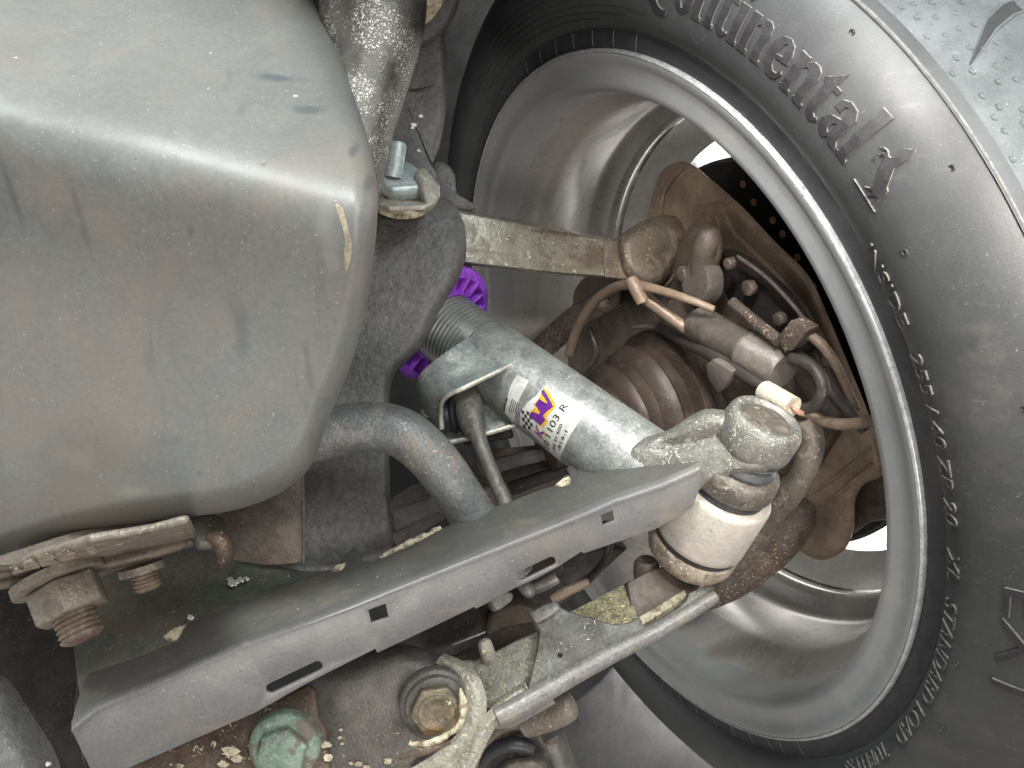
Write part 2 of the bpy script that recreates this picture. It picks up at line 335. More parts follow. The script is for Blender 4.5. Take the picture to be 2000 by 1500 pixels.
def lathe(name, A, D, prof, mat, parent=None, seg=56, cap=True, u=None, ang=(0, 360), wob=0, **kw):
    D = D.normalized(); u = (u or D.orthogonal()); u = (u - D * u.dot(D)).normalized(); v = D.cross(u)
    full = abs(ang[1] - ang[0]) >= 360; V = []; Fc = []; n = seg if full else seg + 1
    for t, r in prof:
        for k in range(n):
            a = math.radians(ang[0] + (ang[1] - ang[0]) * k / seg); V.append(A + D * t + (u * math.cos(a) + v * math.sin(a)) * (r * (1 + wob * math.sin(5 * a + t * 300))))
    for i in range(len(prof) - 1):
        for k in range(seg):
            q = (k + 1) % n; Fc.append((i * n + k, i * n + q, (i + 1) * n + q, (i + 1) * n + k))
    if cap and full: Fc += [tuple(range(n)), tuple(range((len(prof) - 1) * n, len(prof) * n))]
    return mk(name, V, Fc, mat, parent, **kw)
def nut(name, A, D, r, h, mat, parent=None, rot=0, bevel=.0012):
    D = D.normalized(); u = Matrix.Rotation(rot, 3, D) @ D.orthogonal().normalized(); v = D.cross(u); V = []
    for t in (0, h):
        for k in range(6): V.append(A + D * t + (u * math.cos(k * PI / 3) + v * math.sin(k * PI / 3)) * r)
    Fc = [tuple(range(6)), tuple(range(6, 12))] + [(k, (k + 1) % 6, 6 + (k + 1) % 6, 6 + k) for k in range(6)]
    return mk(name, V, Fc, mat, parent, True, bevel)
def thread(name, A, D, r, L, pitch, mat, parent=None):
    pr = [(0, 0.0001)]; n = int(L / pitch)
    for i in range(n):
        t = i * pitch; pr += [(t, r * .86), (t + pitch * .45, r), (t + pitch * .6, r)]
    pr += [(n * pitch, r * .86), (n * pitch + .0008, r * .7), (n * pitch + .0008, .0001)]
    return lathe(name, A, D, pr, mat, parent, 28, cap=False)
def flecks(name, spots, pl, mat, parent, h=.0006):
    for (x, y, r) in spots:
        n = 17; r *= .8; lp = [(x + r * random.uniform(.55, 1.2) * math.cos(2 * PI * k / n), y + .7 * r * random.uniform(.6, 1.1) * math.sin(2 * PI * k / n)) for k in range(n)]
        slab(name, [lp], lambda a, b: pl(a, b) + pl.n * h, lambda a, b: pl.n, h * 1.6, mat, parent, smooth=False)
def loft(name, rows, mat, parent=None, thick=.002, n=5, m=5, bevel=0, **kw):
    """rows of (x,y,d): a smooth sheet through a net of points, thickened away from the camera"""
    g = [spline(r, n) for r in rows]; g = list(zip(*g)); g = [spline(list(c), m) for c in g]; g = list(zip(*g))
    R = len(g); K = len(g[0]); V = [P(*p) for r in g for p in r]
    Fc = [(i * K + j, i * K + j + 1, (i + 1) * K + j + 1, (i + 1) * K + j) for i in range(R - 1) for j in range(K - 1)]
    # thicken by point normals
    N = [Vector() for _ in V]
    for f in Fc:
        q = (V[f[2]] - V[f[0]]).cross(V[f[3]] - V[f[1]]).normalized()
        if q.dot(V[f[0]]) > 0: q = -q
        for i in f: N[i] += q
    L = len(V); V2 = [v - nn.normalized() * thick for v, nn in zip(V, N)]
    Fa = list(Fc) + [tuple(i + L for i in f) for f in Fc]
    bd = [i * K for i in range(R)], [i * K + K - 1 for i in range(R)], list(range(K)), list(range((R - 1) * K, R * K))
    for b_ in bd:
        for a, b in zip(b_, b_[1:]): Fa.append((a, b, b + L, a + L))
    return mk(name, V + V2, Fa, mat, parent, True, bevel, **kw)
def capsule(x0, y0, x1, y1, r, n=8):
    a = math.atan2(y1 - y0, x1 - x0); out = []
    for k in range(n + 1): t = a + PI / 2 + PI * k / n; out.append((x0 + r * math.cos(t), y0 + r * math.sin(t)))
    for k in range(n + 1): t = a - PI / 2 + PI * k / n; out.append((x1 + r * math.cos(t), y1 + r * math.sin(t)))
    return out

# ================================================================== SETTING
back = plate('wheel_arch_liner', [(-400, -400), (1130, -400), (1110, 300), (1090, 900), (1090, 1100), (1330, 1360), (1500, 1900), (-400, 1900)], flat(1.3), .01, m_liner)
struct(back)
wl = W(0, 0, -1.1)
def wallpt(a, b): return wl + WU * a + WV * b
struct(mk('garage_wall', [wallpt(-1.2, -1.2), wallpt(1.2, -1.2), wallpt(1.2, 1.2), wallpt(-1.2, 1.2)] + [wallpt(*q) - WN * .05 for q in ((-1.2, -1.2), (1.2, -1.2), (1.2, 1.2), (-1.2, 1.2))],
          [(0, 1, 2, 3), (4, 5, 6, 7), (0, 1, 5, 4), (1, 2, 6, 5), (2, 3, 7, 6), (3, 0, 4, 7)], m_wall, smooth=False))
lc = Vector((.55, 1.55, .17))
lamp('wall_lamp', tuple(lc), tuple(lc + WN), 1.5, 52, (1, .98, .95))
lamp('wall_fill', (.46, 1.30, .08), (.72, 2.05, .12), .2, 30, (1, .99, .97))  # added fill that whitens the wall behind the spokes
lin = []
for k in range(31):
    th = 56 + k * 5
    for r in (.425, .432):
        for sv in (-.28, .20): lin.append(W(r, th, sv))
fcs = []
for k in range(30):
    a = k * 4; fcs += [(a, a + 1, a + 5, a + 4), (a + 2, a + 3, a + 7, a + 6), (a + 1, a + 3, a + 7, a + 5), (a, a + 2, a + 6, a + 4)]
fcs += [(0, 1, 3, 2), (120, 121, 123, 122)]
struct(mk('wheel_arch_occluder', lin, fcs, m_liner))  # arch shell mostly out of view, added to shade the tyre's upper left
# ================================================================== WHEEL
wheel = thing('wheel', 'large grey alloy wheel with black tyre lettered on its sidewall, seen from the inboard side', 'wheel', W(0, 0, -.1))
# flange ring, its polished edge and the inner barrel
rim = lathe('rim', WC, WN, [(-.022, .2660), (-.012, .2700), (-.004, .2705), (.0006, .2702), (.0022, .2685), (.0018, .2655), (-.0004, .2630), (-.0012, .2560), (-.0016, .2500), (-.002, .2462), (-.006, .2432), (-.018, .2415), (-.03, .2400)], m_rim, wheel, 160, cap=False, u=WU)
lathe('rim_edge', WC, WN, [(-.006, .2704), (-.002, .2712), (.0016, .2712), (.0026, .2704), (.0028, .2696), (.0012, .2686)], M('polished_rim_edge', 'b9bbbd', 'a6a8aa', 30, .30, .35, bump=.02, grain=None), rim, 200, cap=False, u=WU)
lathe('barrel', WC, WN, [(-.030, .2400), (-.040, .2385), (-.050, .2330), (-.056, .2300), (-.064, .2290), (-.090, .2310), (-.112, .2330), (-.120, .2328), (-.127, .2290), (-.131, .2215), (-.136, .2165), (-.142, .2170), (-.150, .2205), (-.165, .2215), (-.185, .222), (-.2, .224), (-.2, .2300), (-.12, .245), (-.01, .250)], m_barrel, rim, 160, cap=False, u=WU)
# spokes
for k in range(10):
    th = 82 + 36 * k; V = []; Fc = []
    for r, hw, s in ((.055, 10, -.15), (.09, 5.6, -.166), (.13, 4.0, -.176), (.17, 3.8, -.182), (.20, 4.8, -.180), (.222, 8.0, -.172)):
        for a, ds in ((-1, -.018), (-1, -.004), (-.55, .003), (.55, .003), (1, -.004), (1, -.018)): V.append(W(r, th + a * hw * (1 if r > .08 else 1), s + ds))
    for i in range(5):
        for j in range(6): q = (j + 1) % 6; Fc.append((i * 6 + j, i * 6 + q, i * 6 + 6 + q, i * 6 + 6 + j))
    Fc += [tuple(range(6)), tuple(range(30, 36))]
    mk('spoke', V, Fc, m_spoke, wheel, True, .0015)
lathe('wheel_face_ring', WC, WN, [(-.150, .2185), (-.160, .214), (-.168, .207), (-.174, .199), (-.177, .194), (-.184, .194), (-.184, .202), (-.178, .212), (-.165, .2205)], m_spoke, rim, 160, cap=False, u=WU)
lathe('hub', WC, WN, [(-.185, .0001), (-.185, .075), (-.15, .075), (-.14, .07), (-.14, .0001)], m_spoke, wheel, 64, cap=False, u=WU)
# tyre
SW = [(.2690, -.006), (.2708, -.0012), (.2730, -.0006), (.2815, -.0010), (.2830, .0005), (.2846, .0035), (.2875, .0060), (.294, .0088), (.302, .0100), (.310, .0100), (.318, .0082), (.326, .0050), (.334, .0005), (.341, -.0050), (.3455, -.0095), (.3463, -.0088), (.3472, -.0108), (.3490, -.0165), (.3515, -.028), (.3545, -.05), (.3565, -.08), (.357, -.13), (.357, -.2), (.352, -.235), (.33, -.25), (.29, -.245)]
tyre = lathe('tyre', WC, WN, [(s, r) for r, s in SW[:18]], m_tyre, wheel, 260, cap=False, u=WU)
def sw(r):
    for (a, sa), (b, sb) in zip(SW, SW[1:]):
        if a <= r <= b and b > a: return sa + (sb - sa) * (r - a) / (b - a)
    return 0
lathe('bead', WC, WN, [(-.006, .2686), (-.0006, .2709), (.0000, .2732), (-.0004, .2813), (.0012, .2831)], m_bead, tyre, 200, cap=False, u=WU)
tread = lathe('tread', WC, WN, [(s, r) for r, s in SW[17:]], m_tread, tyre, 260, cap=False, u=WU)
lathe('mould_line', WC, WN, [(-.0104, .3464), (-.0094, .3467), (-.0096, .3471), (-.0118, .3473)], m_letedge, tyre, 260, cap=False, u=WU)
def tmap(lift): return lambda th, r: W(r, th, sw(r) + lift)
def tn(th, r): return WN
KT = .0053
def tyre_poly(name, loops, lift=.0011, mat=m_letter, par=None, edge=m_letedge, th=.0016):
    # loops are (theta degrees, r)
    return slab(name, [[(a * KT, r) for a, r in lp] for lp in loops], lambda a, r: tmap(lift)(a / KT, r), tn, th, mat, par or tyre, smooth=False, edge_mat=edge, maxlen=.0045)
def arcpoly(a, b, r0, r1, n=12): return [(a + (b - a) * i / n, r0) for i in range(n + 1)] + [(b + (a - b) * i / n, r1) for i in range(n + 1)]
LET = {
 'n': (11.2, [[(0,0),(4.4,0),(4.4,.9),(3.7,1.2),(3.7,7.6),(5,8.3),(6.2,7.9),(6.8,6.8),(6.8,1.2),(6.2,.9),(6.2,0),(10.6,0),(10.6,.9),(10,1.2),(10,7.6),(9.2,9.4),(7.4,10.2),(5.4,10),(3.7,8.9),(3.7,10),(.2,10),(.2,9.2),(.6,8.8),(.6,1.2),(0,.9)]]),
 'i': (5.2, [[(0,0),(4.4,0),(4.4,.9),(3.8,1.2),(3.8,10),(0,10),(0,9.2),(.6,8.8),(.6,1.2),(0,.9)], [(2.2,11.2),(3.9,12.7),(2.2,14.3),(.5,12.7)]]),
 't': (6.9, [[(.8,1.8),(1.6,.4),(3.2,-.2),(5,.2),(6.2,1.3),(5.8,1.9),(4.8,1.5),(4,2),(4,8.9),(6,8.9),(6,10),(4,10),(4,13.2),(2.9,12.2),(.8,10.4),(-.4,9.8),(-.4,8.9),(.8,8.9)]]),
 'e': (9.9, [[(9,2.6),(7.6,.6),(5.2,-.2),(2.6,.4),(.8,2.4),(.2,5),(.8,7.8),(2.6,9.7),(5,10.2),(7.4,9.4),(8.8,7.4),(9,5.2),(3.9,4.6),(4.3,2.8),(5.6,1.7),(7.2,2),(8.4,3.2)], [(3.8,5.6),(6.1,5.9),(6,8),(5.1,9),(4.2,8.2)]]),
 'a': (10, [[(.6,7.2),(1.2,9.2),(3.4,10.2),(6.4,10),(8.2,8.4),(8.4,2),(9.3,.9),(9.3,0),(6,-.1),(5.2,1.1),(3.6,-.2),(1.6,0),(.2,1.6),(.2,3.6),(1.6,5.2),(5,6.2),(5,8),(4.2,9),(3.2,8.8),(3,7)], [(5,5),(3.7,4),(3.5,2.3),(4.3,1.6),(5,2.2)]]),
 'l': (5.2, [[(0,0),(4.6,0),(4.6,.9),(4,1.2),(4,14.5),(.1,14.2),(.1,13.3),(.7,12.8),(.7,1.2),(0,.9)]]),
 'o': (10.2, [[(5 + 4.7 * math.cos(t * PI / 8), 5 + 5.3 * math.sin(t * PI / 8)) for t in range(16)], [(5 + 1.5 * math.cos(t * PI / 8), 5 + 3.9 * math.sin(t * PI / 8)) for t in range(16)]]),
 'C': (11.5, [[(5 + 8.5 * math.cos(a), 6 + 9.5 * math.sin(a)) for a in [math.radians(q) for q in range(50, 291, 12)]] + [(6.5 + 6.6 * math.cos(a), 6.4 + 8.0 * math.sin(a)) for a in [math.radians(q) for q in range(290, 49, -12)]]]),
}

adv = sum(LET[c][0] for c in 'ontinental'); th_end = 25.0; th_o = 51.6
k_th = (th_o - th_end) / adv; k_r = .0181 / 10
def letter(ch, x0):
    loops = [[(th_o - (x0 + px) * k_th, .3055 + py * k_r) for px, py in lp] for lp in LET[ch][1]]
    if ch == 'i':
        for lp in loops: tyre_poly('letter', [lp])
    else: tyre_poly('letter', loops)
x = 0
letter('C', -11.0)
for ch in 'ontinental': letter(ch, x); x += LET[ch][0]
# small moulded text from the built-in font
def text_loops(body, bold=0.0):
    cu = bpy.data.curves.new('t', 'FONT'); cu.body = body; cu.size = 1; cu.resolution_u = 3; cu.offset = bold
    o = bpy.data.objects.new('t', cu); C.objects.link(o); bpy.context.view_layer.update()
    me = bpy.data.meshes.new_from_object(o.evaluated_get(bpy.context.evaluated_depsgraph_get()))
    bpy.data.objects.remove(o); bpy.data.curves.remove(cu)
    bm = bmesh.new(); bm.from_mesh(me); bmesh.ops.remove_doubles(bm, verts=bm.verts[:], dist=1e-5); bmesh.ops.triangulate(bm, faces=bm.faces[:])
    for _ in range(4):
        es = [e for e in bm.edges if e.calc_length() > .28]
        if not es: break
        bmesh.ops.subdivide_edges(bm, edges=es, cuts=1); bmesh.ops.triangulate(bm, faces=bm.faces[:])
    bm.to_mesh(me); bm.free()
    vs = [(v.co.x, v.co.y) for v in me.vertices]; fs = [tuple(p.vertices) for p in me.polygons]; bpy.data.meshes.remove(me)
    return vs, fs
def text_on(name, body, fn, nfn, lift, mat, parent, edge=None):
    vs, fs = text_loops(body)
    top = [fn(x, y) + nfn(x, y) * lift for x, y in vs]; N = len(top)
    bot = [fn(x, y) - nfn(x, y) * lift * .3 for x, y in vs]
    ed = {}
    for f in fs:
        for a, b in zip(f, f[1:] + f[:1]): ed[(min(a, b), max(a, b))] = ed.get((min(a, b), max(a, b)), 0) + 1
    side = [(a, b, b + N, a + N) for (a, b), c_ in ed.items() if c_ == 1]
    o = mk(name, top + bot, list(fs) + side, mat, parent, False)
    if edge:
        o.data.materials.append(edge)
        for p in list(o.data.polygons)[len(fs):]: p.material_index = 1
    return o
def tyre_text(body, th0, r0, h, sx=1.0, lift=.0011, mat=m_letter):
    fn = lambda x, y: W(r0 + y * h, th0 - math.degrees(x * h * sx / .295), sw(r0 + y * h))
    return text_on('moulded_text', body, fn, lambda x, y: WN, lift, mat, tyre, m_letedge)
for body, th0 in (('INSIDE', 18.4), ('255 / 40 ZR 20', 7.6), ('XL', -12.0), ('STANDARD', -17.6), ('LOAD', -33.5)):
    tyre_text(body, th0, .2868, .0120, 1.18 if th0 > 0 else 1.2, .0012, m_tyre)
tyre_text('TUBELESS', -44.0, .2868, .0115, 1.1, .0011, m_tyre)
tyre_text('EXT', -12.6, .3165, .027, 1.35, .0013, m_letter)
tyre_poly('moulded_line', [arcpoly(-11.5, -35, .3400, .3407)], .0010)
tyre_poly('moulded_line', [arcpoly(23.6, 20.2, .3052, .3057)], .0011)
for k, (r_, a, b) in enumerate(((.2885, 102, 66), (.2925, 104, 60), (.2965, 106, 56), (.3005, 104, 62), (.3045, 100, 66), (.3085, 98, 66))):
    tyre_poly('moulded_line', [arcpoly(a, b, r_, r_ + .0006, 20)], .0009, m_tyre, None, m_tyre)
# leaping horse emblem
horse = [(1210,800),(1225,812),(1248,822),(1240,830),(1225,828),(1212,846),(1198,870),(1190,872),(1200,845),(1212,835),(1232,840),(1240,855),(1238,880),(1230,910),(1224,940),(1218,975),(1208,1005),(1185,1012),(1158,1004),(1180,1018),(1205,1030),(1192,1045),(1168,1048),(1190,1058),(1215,1052),(1230,1062),(1226,1092),(1240,1072),(1262,1055),(1275,1035),(1268,1015),(1276,985),(1282,950),(1290,915),(1305,900),(1325,888),(1345,872),(1362,840),(1362,820),(1350,824),(1330,818),(1312,816),(1302,826),(1306,840),(1290,856),(1265,858),(1255,845),(1252,828),(1245,815),(1228,802)]
def px2t(x, y, s=.008):
    X = WP(x, y, s) - WC - WN * s; return (math.degrees(math.atan2(X.dot(WV), X.dot(WU))), X.length)
tyre_poly('horse_emblem', [[px2t(1280 + a / 2.778, b / 2.778) for a, b in horse]], .0011)
# vent pips on sidewall and rings on tread, radial flash lines on the bead
for th, r in ((19.9, .3376), (16.0, .309), (2, .330), (-17.5, .331), (-24, .300), (-33, .305), (33, .339), (-2, .336)):
    lathe('vent_pip', W(r, th, sw(r)), WN, [(0, .0016), (.0007, .0015), (.0008, .0011), (.0003, .0009), (.0003, .0001)], m_tyre, tyre, 14, cap=False)
for th in range(-70, 175, 5):
    a = W(.2725, th, .0003); b = W(.2818, th, .0000); d = (b - a)
    if 55 < th or th < -60: sweep('flash_line', [a, (a + b) / 2 + WN * .0004, b], [.00018] * 3, m_letedge, tyre, 6)
for th in range(182, 290, 5):
    a = W(.2725, th, .0003); b = W(.2818, th, .0000)
    sweep('flash_line', [a, (a + b) / 2 + WN * .0004, b], [.00018] * 3, m_letedge, tyre, 6)
rnd = random.Random(3)
def tr(s):
    for (a, sa), (b, sb) in zip(SW[16:], SW[17:]):
        if sb <= s <= sa: return a + (b - a) * (s - sa) / (sb - sa)
    return .3565
for k in range(26):
    for j in range(4):
        th = 8 + k * 1.75 + rnd.uniform(-.5, .5); s = -.021 - j * .0085 + rnd.uniform(-.002, .002) - (k % 2) * .004
        rad = (W(1, th, 0) - WC); 
        lathe('vent_pip', W(tr(s) - .0002, th, s), rad, [(0, .0019), (.0005, .0017), (.0005, .0013), (.0002, .0011), (.0003, .0001)], m_tread, tread, 12, cap=False)
# grooves across the tread (not cut: dark strips between raised lips paint their shade)
def groove(pts, par=tread):
    # pts (theta, s, halfwidth deg)
    V = []; Fc = []; K = len(pts)
    for th, s, hw in pts:
        for q, dr in ((-1.35, -.0006), (-1, .0006), (-.75, .0003), (0, -.0025 * 0 + .00025), (.75, .0003), (1, .0006), (1.35, -.0006)):
            V.append(W(tr(s) + dr, th + q * hw, s))
    for i in range(K - 1):
        for j in range(6): Fc.append((i * 7 + j, i * 7 + j + 1, (i + 1) * 7 + j + 1, (i + 1) * 7 + j))
    o = mk('tread_groove', V, Fc, m_tread, par, True); o.data.materials.append(m_bead)
    for p in o.data.polygons:
        j = p.index % 6
        if 1 < j < 4: p.material_index = 1
groove([(26, -.028, .05), (27.2, -.040, .35), (28.6, -.054, .6), (29.5, -.07, .7), (30, -.1, .75)])
groove([(38.2, -.0135, .18), (39.6, -.022, .22), (41.4, -.034, .3), (43, -.05, .35)])
groove([(12, -.033, .05), (13.2, -.045, .35), (14.6, -.06, .6), (15, -.09, .7)])
for x_, y_, rx, ry, am in ((1905, 640, 34, 26, .5), (1930, 760, 60, 110, .55), (1900, 900, 34, 70, .35), (1890, 1400, 60, 50, .35), (1960, 1020, 30, 30, .4), (1780, 1430, 60, 30, .3)):
    d_ = WD(x_, y_, .005); stain(m_tyre, P(x_, y_, d_) - wheel.location, (rx / F * d_ * 1.3, .08, ry / F * d_), '6f6a63', am * .6, 70, 1.6, 1.8)
# ================================================================== BRAKE, SHIELD, KNUCKLE
disc = thing('brake_disc', 'dark drilled brake disc showing past the brown shield inside the wheel', 'brake disc', W(0, 0, -.11))
lathe('disc_face', WC, WN, [(-.168, .07), (-.168, .170), (-.164, .173), (-.142, .173), (-.138, .170), (-.138, .07)], m_disc, disc, 120, cap=False, u=WU)
for x_, y_ in ((1452, 360), (1473, 395), (1510, 430), (1529, 457), (1558, 503), (1500, 470), (1482, 352), (1568, 545), (1545, 440), (1590, 560)):
    lathe('drilled_hole', WP(x_, y_, -.1382), WN, [(0, .0030), (.0008, .0030), (.0010, .0024), (.0004, .0021), (.0004, .0001)], m_brass, disc, 14, cap=False)
shield = thing('brake_shield', 'rust-brown pressed brake dust shield with a rounded upper lobe in the wheel', 'brake shield', WP(1500, 700, -.09))
so = [(1262, 425), (1276, 375), (1292, 335), (1322, 316), (1350, 320), (1378, 342), (1447, 401), (1516, 474), (1578, 536), (1613, 605), (1655, 706), (1690, 790), (1718, 870), (1726, 925), (1690, 945), (1672, 975), (1670, 1010), (1664, 1045), (1645, 1078), (1600, 1094), (1555, 1070), (1530, 1030), (1450, 900), (1330, 800), (1230, 600), (1235, 490)]
pillow('shield_plate', so, (1480, 720), lambda x, y: WD(x, y, -.086), .010, .004, m_shield, shield, f0=.86, n=4)
WPs = WPl(-.0845)
def ridge(name, pts, s, mat, par): return wtube(name, [(x, y, s, r) for x, y, r in pts], mat, par, 6, 10)
ridge('shield_ridge', [(1372, 420, 3), (1400, 425, 7), (1405, 450, 8), (1412, 480, 6), (1440, 510, 5), (1500, 570, 5), (1570, 640, 6), (1620, 730, 5)], -.0855, m_shield, shield)
ridge('shield_ridge', [(1700, 875, 2), (1640, 925, 4), (1590, 960, 3), (1560, 990, 2)], -.0855, m_shield, shield)
ridge('shield_ridge', [(1702, 905, 2), (1660, 945, 4), (1610, 985, 3)], -.0855, m_shield, shield)
ridge('shield_ridge', [(1330, 330, 2), (1300, 370, 4), (1290, 430, 4), (1300, 480, 3)], -.0855, m_shield, shield)
cal = thing('brake_caliper', 'dark brake caliper casting behind the lower end of the shield', 'caliper', WP(1690, 990, -.1))
pillow('caliper_body', [(1640, 900), (1735, 880), (1745, 1000), (1700, 1020), (1655, 1045), (1640, 1000)], (1690, 960), lambda x, y: WD(x, y, -.1005), .012, .03, m_knuc, cal)
kn = thing('wheel_knuckle', 'grimy dark brown wheel knuckle casting inside the wheel, hung with hoses', 'knuckle', WP(1350, 700, -.05))
pillow('casting', [(1125, 575), (1180, 545), (1290, 555), (1350, 470), (1405, 480), (1460, 500), (1540, 590), (1600, 680), (1650, 780), (1640, 850), (1560, 960), (1480, 1010), (1400, 1000), (1250, 880), (1120, 790), (1110, 680)], (1380, 720), lambda x, y: WD(x, y, -.070) + .004 * math.sin(x * .03) * math.sin(y * .027), .022, .02, m_knuc, kn, f0=.7)
pillow('casting_web', [(1330, 470), (1352, 440), (1392, 440), (1412, 470), (1405, 520), (1370, 560), (1330, 590), (1300, 600), (1310, 540)], (1360, 515), lambda x, y: WD(x, y, -.05), .014, .02, m_knuc, kn)
pillow('casting_web', [(1410, 495), (1440, 490), (1490, 520), (1560, 585), (1600, 670), (1560, 690), (1500, 650), (1440, 600), (1410, 560)], (1490, 590), lambda x, y: WD(x, y, -.064), .010, .012, m_dark, kn)
ax0 = WP(1385, 552, -.052)
lathe('round_cap', ax0, (WN + Vector((0, 0, .25))).normalized(), [(0, .0165), (.010, .0165), (.013, .0150), (.0135, .008), (.0132, .0001)], m_motor, kn, 36, cap=False)
nut('casting_bolt', WP(1340, 532, -.045), WN, .006, .006, m_brown, kn)
wtube('casting_stub', [(1370, 540, -.05, 26), (1375, 500, -.048, 25), (1382, 468, -.047, 23), (1385, 452, -.047, 15), (1385, 447, -.047, 4)], m_brown, kn)
plate('shield_rib', [(1372, 398), (1405, 396), (1432, 455), (1500, 520), (1572, 600), (1622, 690), (1652, 762), (1630, 772), (1592, 692), (1530, 612), (1470, 548), (1425, 502), (1395, 482), (1375, 440)], WPl(-.0838), .006, m_shield, shield, bevel=.002)
pillow('dark_lug', [(1126, 560), (1150, 540), (1200, 545), (1215, 580), (1190, 610), (1140, 615), (1120, 590)], (1165, 578), lambda x, y: WD(x, y, -.048), .010, .02, m_knuc, kn)
pillow('clamp_lump', [(1300, 590), (1330, 575), (1360, 600), (1350, 640), (1320, 650), (1296, 625)], (1328, 612), lambda x, y: WD(x, y, -.050), .010, .01, m_brown, kn)
pillow('clamp_lump', [(1420, 730), (1460, 735), (1490, 770), (1475, 800), (1430, 795), (1410, 765)], (1450, 765), lambda x, y: WD(x, y, -.040), .010, .01, m_knuc, kn)
pillow('clamp_lump', [(1560, 700), (1620, 740), (1650, 800), (1620, 815), (1580, 780), (1550, 735)], (1600, 760), lambda x, y: WD(x, y, -.060), .010, .01, m_brown, kn)
for x_, y_, s_, r_ in ((1318, 668, -.048, .0055), (1288, 700, -.045, .0045), (1432, 512, -.046, .0045), (1470, 560, -.058, .006), (1530, 620, -.058, .005), (1450, 790, -.03, .0055), (1625, 700, -.06, .0045), (1180, 590, -.035, .005)):
    nut('casting_bolt', WP(x_, y_, s_), WN, r_, .006, m_brown, kn, random.random())
for pts in ([(1330, 690), (1365, 715), (1400, 745), (1440, 770)], [(1235, 640), (1280, 640), (1330, 670), (1380, 740)], [(1440, 500), (1500, 545), (1560, 610), (1590, 660)], [(1300, 560), (1330, 520), (1342, 480), (1360, 455)]):
    wtube('casting_edge', [(a, b, -.052, 4) for a, b in pts], m_brown, kn, 5, 8)
tag(wtube('wire_loom', [(1150, 640, -.02, 6), (1165, 690, -.02, 6), (1140, 730, -.015, 6), (1118, 770, -.01, 6)], m_blackhose), 'thin dark wire loom hanging down behind the damper tube', 'wire')
tag(wtube('rubber_hose', [(1290, 640, -.03, 11), (1340, 668, -.022, 12), (1400, 700, -.012, 12), (1470, 745, -.006, 11), (1500, 760, -.004, 10)], m_blackhose), 'dark rubber hose running under the actuator towards the connector', 'hose')
tag(wtube('short_hose', [(1548, 640, -.03, 9), (1590, 660, -.03, 10), (1625, 700, -.034, 10), (1650, 750, -.04, 9), (1672, 800, -.044, 9)], m_hose), 'brown hose following the edge of the shield behind the rim', 'hose')
# lower forged limbs of the knuckle
wtube('forged_limb', [(1570, 820, -.02, 24), (1585, 860, -.02, 25), (1572, 910, -.016, 26), (1540, 965, -.012, 26), (1500, 1010, -.01, 24), (1465, 1070, -.006, 22), (1420, 1130, -.004, 18)], m_collar, kn, 6, 18)
fl = wtube('rusty_limb', [(1572, 985, -.052, 20), (1560, 1010, -.05, 34), (1530, 1050, -.044, 38), (1485, 1095, -.036, 36), (1430, 1140, -.028, 30), (1380, 1175, -.02, 18)], m_rustspeck, kn, 6, 14)
fl['label'] = 'flaking rusty lower limb of the casting'
# driveshaft boot
bt = thing('driveshaft_boot', 'ribbed brown rubber driveshaft boot behind the silver damper tube', 'rubber boot', W(0, 0, -.03))
lathe('bellows', WC + WN * 0 + WU * .012 - WV * .004, WN, [(-.075, .064), (-.062, .063), (-.052, .062), (-.048, .056), (-.040, .055), (-.036, .060), (-.028, .059), (-.024, .050), (-.016, .049), (-.012, .053), (-.005, .051), (0, .043), (.008, .042), (.012, .045), (.018, .043), (.022, .034), (.03, .033), (.034, .02), (.08, .018), (.08, .0001)], M('brown_dusty_rubber', '463b34', '362e29', 40, .5, 0, patch=('5a4638', 40, .6, .08, .5), bump=.15), bt, 64, cap=False, u=WU)
# actuator
act = thing('brake_actuator', 'cylindrical grimy black parking brake actuator lying across the knuckle', 'actuator', WP(1440, 680, -.03))
a0 = WP(1362, 632, -.028); a1 = WP(1525, 722, -.026); aD = (a1 - a0); aL = aD.length; aR = 38 * WD(1440, 680, -.03) / F
lathe('actuator_body', a0, aD, [(0, .0001), (0, aR * .92), (.002, aR), (aL * .62, aR), (aL * .63, aR * 1.05), (aL * .66, aR * 1.05), (aL * .67, aR), (aL, aR * .97), (aL + .003, aR * .8), (aL + .003, .0001)], m_motor, act, 44, cap=False)
plate('clip_tab', [(1378, 712), (1392, 702), (1430, 726), (1418, 752), (1402, 768), (1382, 740)], WPl(-.002), .006, m_motor, act)
plate('bracket_tab', [(1516, 660), (1545, 625), (1578, 645), (1550, 682), (1532, 690)], WPl(-.022), .010, m_rustspeck, act)
wtube('adjuster_bar', [(1430, 590, -.03, 11), (1475, 628, -.028, 11), (1522, 666, -.024, 12)], m_rustspeck, act, 3)
